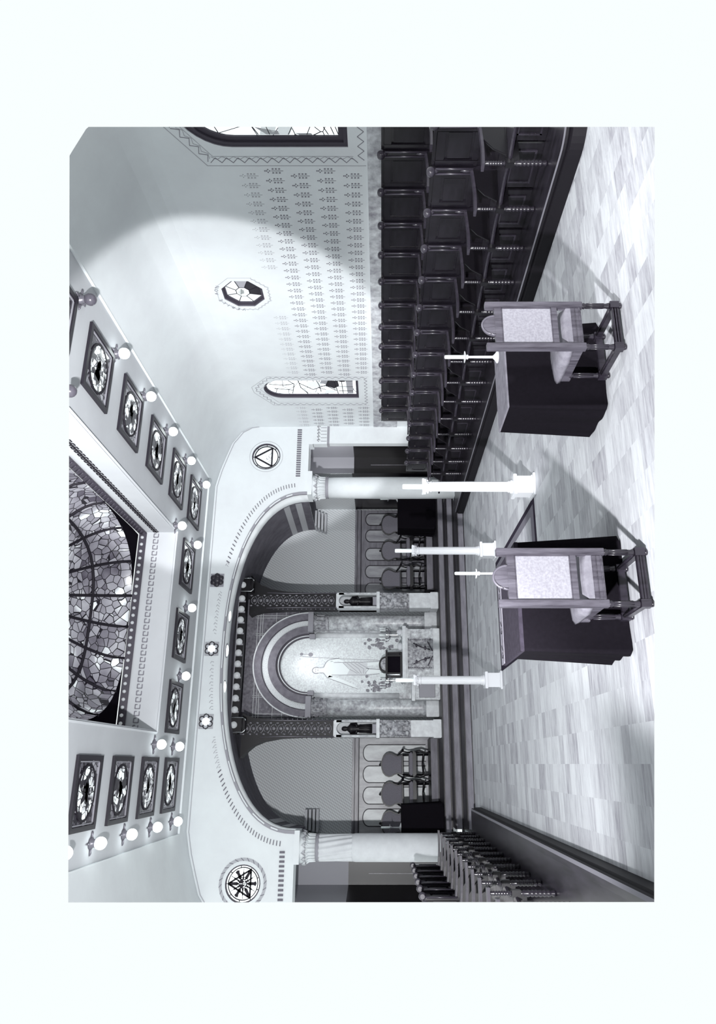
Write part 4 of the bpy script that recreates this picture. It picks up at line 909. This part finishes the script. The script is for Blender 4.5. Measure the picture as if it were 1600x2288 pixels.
# reredos: arch rings, columns, mural
YR = 18.9
t = thing('reredos', 'marble arch with painted figure behind the altar', 'altarpiece', (2.45, YR, 0.541))
RZ = 3.84 - 0.541
f = lambda x, z, d: (x, -d, z)
def rarc(r): return [(r * cos(pi * i / 40), RZ + 0.06 + r * 1.06 * sin(pi * i / 40)) for i in range(41)]
b = MB(); tess(b, [[(-1.75, RZ + 0.06)] + [(-1.75, RZ + 1.75), (1.75, RZ + 1.75), (1.75, RZ + 0.06)] + rarc(1.30)], lambda x, z: (x, 0.02, z)); b.build('back_wall', 'trellis_ground', t)
b = MB()
for z in (5.16, 5.22, 5.30): b.bar((-1.4, z - 0.541), (1.4, z - 0.541), 0.012, 0.02, f)
for x in (-1.3, -1.24, -0.82, -0.78, -0.2, 0.2, 0.78, 0.82, 1.24, 1.3):
    z0 = RZ + 0.1 if abs(x) > 1.35 else RZ + 0.06 + sqrt(max(0.0, 1.36 ** 2 - x * x)) * 1.06
    b.bar((x, z0), (x, 5.34 - 0.541), 0.010, 0.02, f)
for z in (4.2, 4.55, 4.8):
    for s in (-1, 1):
        xi = sqrt(max(0, 1.36 ** 2 - ((z - 0.541 - RZ - 0.06) / 1.06) ** 2)); b.bar((s * xi, z - 0.541), (s * 1.42, z - 0.541), 0.010, 0.02, f)
b.build('gilt_trellis', 'trellis_line', t)
for r0, r1, d, m, nm in ((1.16, 1.34, 0.16, 'archivolt_stone', 'outer_archivolt'), (1.33, 1.36, 0.19, 'pale_marble', 'arch_edge'), (0.99, 1.16, 0.10, 'mosaic', 'mosaic_band'), (0.80, 0.99, 0.16, 'archivolt_stone', 'inner_archivolt'), (0.755, 0.80, 0.08, 'dark_moulding', 'dark_fillet'), (0.735, 0.755, 0.10, 'pale_marble', 'bright_fillet'), (0.70, 0.735, 0.04, 'dark_moulding', 'dark_fillet')):
    b = MB(); band(b, rarc(r0), rarc(r1), f, -0.02, d); b.build(nm, m, t)
b = MB()
for r in (1.15, 0.985): b.tube([(x, -0.13, z) for x, z in rarc(r)], 0.012, 6)
b.build('arch_roll', 'dark_moulding', t)
for s in (-1, 1):
    cx = s * 1.09
    b = MB(); b.lathe([(0.225, 0.32), (0.21, 0.42), (0.215, 1.5), (0.205, 2.86)], c=(cx, -0.08, 0), seg=28); c_ = b.build('column', 'marble', t)
    b = MB(); b.box(cx - 0.24, cx + 0.24, -0.33, 0.15, 0.0, 0.32); b.build('column_base', 'pale_marble', t, bevel=0.01)
    b = MB(); b.lathe([(0.205, 2.84), (0.222, 2.86), (0.205, 2.88), (0.222, 2.90), (0.205, 2.92), (0.205, 3.16), (0.24, 3.30)], c=(cx, -0.08, 0), seg=28)
    for k in range(12):
        a = 2 * pi * k / 12; b.tube([(cx + 0.21 * cos(a), -0.08 + 0.21 * sin(a), 2.96), (cx + 0.215 * cos(a), -0.08 + 0.215 * sin(a), 3.15), (cx + 0.26 * cos(a), -0.08 + 0.26 * sin(a), 3.20)], [0.02, 0.03, 0.016], 6)
    b.build('capital', 'carved_stone', t)
    b = MB(); b.box(cx - 0.27, cx + 0.27, -0.36, 0.15, 3.24, 3.38); b.box(s * 0.73 - 0.06, s * 0.73 + 0.06, -0.14, 0.15, 3.20, 3.36); b.build('impost', 'grey_moulding', t, bevel=0.01)
    b = MB(); b.lathe([(0.085, 1.0), (0.085, 3.2)], c=(s * 0.78, 0.06, 0), seg=16); b.build('colonnette', 'pale_marble', t)
b = MB(); b.box(-1.3, 1.3, 0.02, 0.3, 0, RZ + 0.06); b.build('lower_wall', 'marble', t)
# the mural: half draped standing figure with a staff, bushes at its feet
mz = lambda z: z - 0.541
b = MB(); b.prism([(-0.72, mz(1.4)), (0.72, mz(1.4))] + [(x * 0.705, z) for x, z in [(cos(pi * i / 30), RZ + 0.06 + 0.745 * sin(pi * i / 30)) for i in range(31)]], f, -0.021, -0.012)
mu = b.build('mural', 'mural_ground', t)
fm = lambda x, z, d: (x, 0.012 - d, z + mz(0))
b = MB()
b.prism(ellipse(-0.14, 3.70, 0.075, 0.10, 0, 2 * pi, 20)[:-1], fm, 0, 0.003); b.prism([(-0.18, 3.60), (-0.10, 3.60), (-0.08, 3.50), (0.06, 3.44), (0.10, 3.30), (0.05, 2.95), (0.04, 2.78), (-0.24, 2.78), (-0.26, 3.05), (-0.33, 3.40), (-0.20, 3.50)], fm, 0, 0.003)
b.prism([(-0.33, 3.40), (-0.27, 3.36), (-0.36, 3.05), (-0.50, 2.72), (-0.62, 2.60), (-0.60, 2.68), (-0.46, 3.00)], fm, 0, 0.003); b.prism([(0.08, 3.42), (0.12, 3.38), (0.16, 3.12), (0.10, 2.98), (0.06, 3.02), (0.10, 3.14)], fm, 0, 0.003)
b.prism([(-0.05, 2.45), (0.06, 2.45), (0.08, 2.10), (0.12, 1.96), (0.02, 1.96), (0.01, 2.12)], fm, 0, 0.003); b.prism([(-0.24, 2.45), (-0.10, 2.45), (-0.12, 2.12), (-0.14, 1.96), (-0.24, 1.96), (-0.20, 2.12)], fm, 0, 0.003)
b.build('painted_body', 'mural_skin', mu)
b = MB(); b.prism([(0.05, 3.02), (0.06, 2.60), (0.05, 2.36), (-0.20, 2.40), (-0.26, 2.36), (-0.26, 2.90), (-0.10, 2.82)], fm, 0.003, 0.005); b.build('painted_robe', 'mural_robe', mu)
b = MB()
def ln(pts, w=0.012):
    for p, q in zip(pts, pts[1:]): b.bar(p, q, w, 0.0065, fm)
ln(ellipse(-0.14, 3.70, 0.078, 0.104, -0.6, pi + 0.6, 18), 0.022); ln([(-0.21, 3.62), (-0.20, 3.52), (-0.33, 3.41), (-0.47, 3.02), (-0.62, 2.60)]); ln([(-0.07, 3.62), (-0.06, 3.52), (0.07, 3.45), (0.13, 3.38), (0.18, 3.10)]); ln([(-0.26, 3.30), (-0.26, 2.36), (-0.22, 2.0)]); ln([(0.06, 3.25), (0.07, 2.5), (0.10, 2.0)])
for k in range(5): ln([(0.05, 3.0 - 0.1 * k), (-0.10, 2.85 - 0.13 * k), (-0.22, 2.62 - 0.05 * k)], 0.010)
ln([(0.22, 4.15), (0.16, 3.1), (0.12, 2.0)], 0.010); ln([(-0.09, 2.4), (-0.12, 2.0)], 0.014); ln([(-0.17, 3.72), (-0.15, 3.71)], 0.02); ln([(-0.12, 3.72), (-0.10, 3.71)], 0.02); ln([(-0.16, 3.66), (-0.11, 3.66)], 0.012)
for c in ((0.27, 3.86, 0.055), (0.28, 4.10, 0.04)):
    b.prism(ellipse(c[0], c[1], c[2], c[2] * 1.1, 0, 2 * pi, 16)[:-1], fm, 0, 0.004)
ln([(0.27, 3.90), (0.28, 4.08)], 0.012)
b.build('painted_outline', 'mural_line', mu)
b = MB()
for cx, cz, n in ((0.54, 2.05, 34), (-0.52, 2.05, 44)):
    for k in range(n):
        x, z, r = cx + random.gauss(0, 0.09), cz + random.gauss(0, 0.17), random.uniform(0.02, 0.06)
        x = max(-0.66, min(0.66, x)); b.prism([(x + r * cos(j) * random.uniform(.7, 1.1), z + r * sin(j) * random.uniform(.7, 1.1)) for j in [2 * pi * q / 8 for q in range(8)]], fm, 0, 0.0025 + 0.0001 * k)
b.build('painted_bushes', 'mural_bush', mu)

# altar table
AX, AY, AZ = 2.60, 17.86, 0.541
t = thing('altar', 'carved stone altar table standing on the chancel floor', 'altar', (AX, AY, AZ))
b = MB(); b.box(-0.63, 0.63, 0, 0.62, 0, 0.16); b.build('plinth', 'pale_marble', t, bevel=0.01)
b = MB(); b.box(-0.50, 0.50, 0.05, 0.58, 0.16, 0.84); b.build('body', 'carved_stone', t)
for s in (-1, 1):
    b = MB(); b.box(s * 0.50 - 0.11, s * 0.50 + 0.11, 0.02, 0.60, 0.16, 0.84); b.box(s * 0.50 - 0.13, s * 0.50 + 0.13, 0.0, 0.60, 0.16, 0.22)
    for k in range(3): b.box(s * 0.50 - 0.07 + 0.05 * k, s * 0.50 - 0.04 + 0.05 * k, 0.005, 0.03, 0.26, 0.74)
    b.box(s * 0.50 - 0.12, s * 0.50 + 0.12, 0.0, 0.60, 0.78, 0.84); b.build('pilaster', 'marble', t, bevel=0.005)
b = MB(); fa = lambda x, z, d: (x, 0.05 - d, z)
for s in (-1, 1):
    for k in range(14): b.sphere((s * 0.345, 0.04, 0.22 + k * 0.042), 0.014, 6)
    b.tube([(s * 0.26, 0.04, 0.66), (s * 0.16, 0.03, 0.46), (s * 0.10, 0.03, 0.24)], 0.014, 6); b.tube([(s * 0.30, 0.04, 0.30), (s * 0.18, 0.03, 0.24), (s * 0.06, 0.03, 0.18)], 0.014, 6); b.sphere((s * 0.2, 0.04, 0.58), 0.035, 8, (1.4, .5, .8)); b.sphere((s * 0.14, 0.04, 0.36), 0.04, 8, (1.4, .5, .8))
b.build('front_carving', 'dark_moulding', t)
b = MB(); b.box(-0.68, 0.68, -0.05, 0.66, 0.84, 0.93); b.box(-0.64, 0.64, -0.02, 0.64, 0.80, 0.85); b.build('table_top', 'pale_marble', t, bevel=0.012)
for x, w in ((0.50, 0.10), (0.20, 0.10)):
    pass
# shrine cabinet
t = thing('shrine_cabinet', 'dark arched cabinet standing on the altar top', 'cabinet', (2.36, 18.1, AZ + 0.93))
b = MB(); b.box(-0.31, 0.31, 0, 0.26, 0, 0.05); b.box(-0.31, -0.20, 0, 0.26, 0.05, 0.37); b.box(0.20, 0.31, 0, 0.26, 0.05, 0.37); b.box(-0.31, 0.31, 0.14, 0.26, 0.05, 0.37); b.build('body', 'black_iron', t, bevel=0.006)
b = MB(); fc = lambda x, z, d: (x, d, z)
b.box(-0.34, 0.34, -0.03, 0.28, 0.37, 0.42); b.build('cornice', 'black_iron', t, bevel=0.006)
b = MB(); b.prism([(0.20 * cos(pi * i / 20), 0.42 + 0.17 * sin(pi * i / 20)) for i in range(21)], fc, 0.0, 0.24); p_ = b.build('pediment', 'black_iron', t)
b = MB(); b.prism([(0.15 * cos(pi * i / 20), 0.425 + 0.12 * sin(pi * i / 20)) for i in range(21)], fc, -0.006, 0.0); b.build('carved_shell', 'carved_stone', p_)
b = MB(); b.box(-0.20, 0.20, 0.10, 0.14, 0.05, 0.37); b.build('door', 'matt_black', t)
for s in (-1, 1):
    b = MB(); b.lathe([(0.028, 0.05), (0.022, 0.08), (0.022, 0.33), (0.03, 0.37)], c=(s * 0.255, -0.01, 0), seg=12); b.build('colonnette', 'bright_metal' if s < 0 else 'black_iron', t)
def candelabrum(x, y, label):
    t = thing('candelabrum', label, 'candelabrum', (x, y, AZ + 0.93), 0, 'candelabra on the altar')
    b = MB(); b.lathe([(0.10, 0), (0.10, 0.02), (0.045, 0.05), (0.018, 0.09), (0.03, 0.14), (0.016, 0.2), (0.028, 0.27), (0.018, 0.33), (0.03, 0.40), (0.02, 0.44)], seg=14); b.build('stem', 'bright_metal', t)
    b = MB()
    for k in range(5):
        a = 2 * pi * k / 5 + 0.3; c, s = cos(a), sin(a); b.tube([(0, 0, 0.34), (0.09 * c, 0.05 * s, 0.30), (0.17 * c, 0.08 * s, 0.36), (0.17 * c, 0.08 * s, 0.41)], 0.011, 6); b.lathe([(0.012, 0.40), (0.03, 0.415), (0.02, 0.42)], c=(0.17 * c, 0.08 * s, 0), seg=10)
    b.build('branches', 'bracket_metal', t)
    for k in range(6):
        a = 2 * pi * k / 5 + 0.3; px, py, z = (0.17 * cos(a), 0.08 * sin(a), 0.42) if k < 5 else (0, 0, 0.44)
        b = MB(); b.lathe([(0.011, z), (0.010, z + 0.14), (0.006, z + 0.15)], c=(px, py, 0), seg=8); b.build('candle', 'wax', t)
candelabrum(3.10, 18.1, 'branched candelabrum with white candles at the right end of the altar'); candelabrum(1.96, 18.05, 'branched candelabrum with white candles at the left end of the altar')
for x, lab in ((2.78, 'white linen bundle on the altar top beside the cabinet'), (3.14, 'white linen cloth on the right end of the altar top')):
    b = MB(); b.sphere((0, 0, 0.035), 0.10, 14, (1.0, 0.6, 0.75) if x < 3 else (0.8, 0.5, 0.9)); o = b.build('linen_bundle', 'white_paint', loc=(x, 17.93, AZ + 0.93 + 0.02)); tag(o, lab, 'cloth')
# low pedestal left of the altar
t = thing('side_pedestal', 'small stone credence block between the altar and the left column', 'pedestal', (1.72, 18.1, AZ))
b = MB(); b.box(-0.22, 0.22, 0, 0.4, 0, 0.62); b.build('block', 'marble', t, bevel=0.01); b = MB(); b.box(-0.25, 0.25, -0.03, 0.42, 0.62, 0.70); b.build('slab', 'pale_marble', t, bevel=0.008)
b = MB(); b.box(-0.17, 0.17, -0.012, 0.0, 0.12, 0.52); b.build('raised_panel', 'grey_moulding', t, bevel=0.006)

# ------------------------------------------------------------------ chancel armchairs and draped side tables
def make_armchair():
    t = bpy.data.objects.new('armchair', None); COL.objects.link(t); t.empty_display_size = 0.1
    f = lambda x, z, d: (x, d, z)
    W = 0.31
    half = [(0.0, 1.27), (0.10, 1.255), (0.20, 1.22), (0.275, 1.15), (0.305, 1.06), (0.29, 0.98), (0.245, 0.90), (0.225, 0.82), (0.235, 0.74), (0.27, 0.68)]
    out = [(-x, z) for x, z in reversed(half[1:])] + half
    inn = [(x * 0.90, 0.97 + (z - 0.97) * 0.91) for x, z in out]
    b = MB(); b.prism(inn, f, 0.0, 0.05); b.build('back_cushion', 'brocade', t, bevel=0.008)
    b = MB(); band(b, inn, out, f, -0.02, 0.06); b.bar(inn[0], inn[-1], 0.05, 0.06, f); b.sphere((0, 0.02, 1.285), 0.035, 8); b.build('back_frame', 'black_wood', t)
    b = MB(); b.box(-W + 0.03, W - 0.03, -0.50, 0.02, 0.44, 0.54); b.build('seat', 'brocade', t, bevel=0.025)
    b = MB(); b.box(-W, W, -0.50, 0.04, 0.36, 0.45); b.build('seat_rail', 'black_wood', t, bevel=0.01)
    for sx in (-1, 1):
        b = MB(); b.tube([(sx * 0.245, 0.0, 0.82), (sx * 0.30, -0.18, 0.74), (sx * 0.32, -0.38, 0.72), (sx * 0.34, -0.44, 0.70)], [0.022, 0.022, 0.028, 0.03], 8); b.tube([(sx * 0.32, -0.36, 0.72), (sx * 0.29, -0.28, 0.58), (sx * 0.30, -0.30, 0.44)], [0.022, 0.018, 0.024], 8); b.build('arm', 'black_wood', t)
        b = MB(); b.tube([(sx * 0.28, -0.46, 0.40), (sx * 0.31, -0.49, 0.26), (sx * 0.27, -0.46, 0.10), (sx * 0.29, -0.50, 0.012)], [0.04, 0.032, 0.02, 0.028], 8); b.build('leg', 'black_wood', t)
        b = MB(); b.tube([(sx * 0.24, 0.02, 0.70), (sx * 0.25, 0.02, 0.40), (sx * 0.25, 0.05, 0.012)], [0.026, 0.03, 0.022], 8); b.build('leg', 'black_wood', t)
    b = MB(); b.tube([(-0.27, -0.46, 0.16), (-0.08, -0.30, 0.18), (0, -0.26, 0.20), (0.08, -0.30, 0.18), (0.27, -0.46, 0.16)], 0.018, 6); b.tube([(-0.25, 0.03, 0.16), (0, -0.26, 0.20), (0.25, 0.03, 0.16)], 0.016, 6); b.build('stretcher', 'black_wood', t)
    return t
ac = make_armchair()
CH = [((6.62, 19.78), 8, 'carved armchair with scalloped back at the far right, behind the black draped table'), ((5.83, 19.80), 4, 'carved armchair with scalloped back, middle of the three on the right'), ((4.98, 19.82), 2, 'carved armchair with scalloped back beside the right altar pier'),
      ((-0.02, 19.80), -3, 'dark carved armchair with scalloped back beside the left altar pier'), ((-0.74, 19.80), -5, 'dark carved armchair with scalloped back, middle of the three on the left'), ((-1.43, 19.76), -6, 'dark carved armchair half hidden by the left black draped table')]
for i, ((x, y), a, lab) in enumerate(CH):
    o = ac if i == 0 else copy_tree(ac); o.location = (x, y, 0.742 if i != 0 else 0.742); o.rotation_euler = (0, 0, radians(-a)); tag(o, lab, 'armchair', 'carved armchairs along the chancel wall')
draped_table('black draped table right of the altar behind the right column', (5.98, 18.15, 0.541), 1.0, 0.6, 1.0, 'black_cloth', 'black_cloth', 21, flare=0.03)
draped_table('black draped table in the left part of the chancel', (-1.70, 18.0, 0.541), 0.80, 0.6, 0.98, 'black_cloth', 'black_cloth', 25, flare=0.03)
candle('white candle on the black draped table right of the altar', (6.93, 18.45, 1.548), 0.26, 0.022, 0.22, 0.09, 'candles on the chancel tables'); candle('white candle on the black draped table left of the altar', (-1.42, 18.3, 1.528), 0.26, 0.024, 0.22, 0.11, 'candles on the chancel tables')

# ------------------------------------------------------------------ model only what the photograph covers: leave the rest of the hall unbuilt
def pix(x, y): return fwd + rgt * ((2288 - y - U0) / F_PX) - upv * ((x - V0) / F_PX)
K = [pix(155.5, 283.5), pix(1463.0, 283.5), pix(1462.0, 2015.5), pix(152.5, 2016.5)]
cen = sum(K, Vector())
PL = []
for i in range(4):
    n = K[i].cross(K[(i + 1) % 4]).normalized()
    PL.append(n if n.dot(cen) > 0 else -n)
bpy.context.view_layer.update()
for o in [o for o in COL.objects if o.type == 'MESH']:
    W = o.matrix_world; vs = [W @ v.co - EYE for v in o.data.vertices]
    dmin = [min(v.dot(n) for v in vs) for n in PL]; dmax = [max(v.dot(n) for v in vs) for n in PL]
    if min(dmin) >= 0: continue
    if min(dmax) <= 0:
        for c in list(o.children): c.parent = o.parent
        bpy.data.objects.remove(o); continue
    me = o.data.copy(); o.data = me; bm = bmesh.new(); bm.from_mesh(me); bmesh.ops.triangulate(bm, faces=bm.faces); Wi = W.inverted(); solid = False
    for n, d in zip(PL, dmin):
        if d >= 0: continue
        r = bmesh.ops.bisect_plane(bm, geom=bm.verts[:] + bm.edges[:] + bm.faces[:], plane_co=Wi @ EYE, plane_no=(W.transposed().to_3x3() @ n), clear_inner=True)
        if solid:
            es = [e for e in r['geom_cut'] if isinstance(e, bmesh.types.BMEdge) and e.is_boundary]
            if es: bmesh.ops.holes_fill(bm, edges=es, sides=0)
    if not bm.faces: bm.free(); bpy.data.objects.remove(o); continue
    bm.to_mesh(me); bm.free()
for o in [o for o in COL.objects if o.type == 'EMPTY' and not o.children]: bpy.data.objects.remove(o)

# the hall goes on behind the camera: rear wall, and the ends of the side walls, ceiling and floor
b = MB(); b.face([(-3.4, -6.0, 0), (8.3, -6.0, 0), (8.3, -6.0, 6.2), (-3.4, -6.0, 6.2)]); structure('wall_rear', b, 'plaster')
b = MB(); b.face([(8.3, -6.0, 0), (8.3, 4.4, 0), (8.3, 4.4, 6.2), (8.3, -6.0, 6.2)]); structure('wall_right_rear', b, 'plaster')
b = MB(); b.face([(-3.4, -6.0, 0), (-3.4, 6.8, 0), (-3.4, 6.8, 6.2), (-3.4, -6.0, 6.2)]); structure('wall_left_rear', b, 'plaster')
b = MB(); b.face([(-3.4, -6.0, 6.2), (8.3, -6.0, 6.2), (8.3, 4.3, 6.2), (-3.4, 6.8, 6.2)]); structure('ceiling_rear', b, 'ceiling_paint')
b = MB(); b.face([(-3.4, -6.0, 0), (8.3, -6.0, 0), (8.3, 0.8, 0), (-3.4, 3.0, 0)]); structure('floor_rear', b, 'floor_tile')
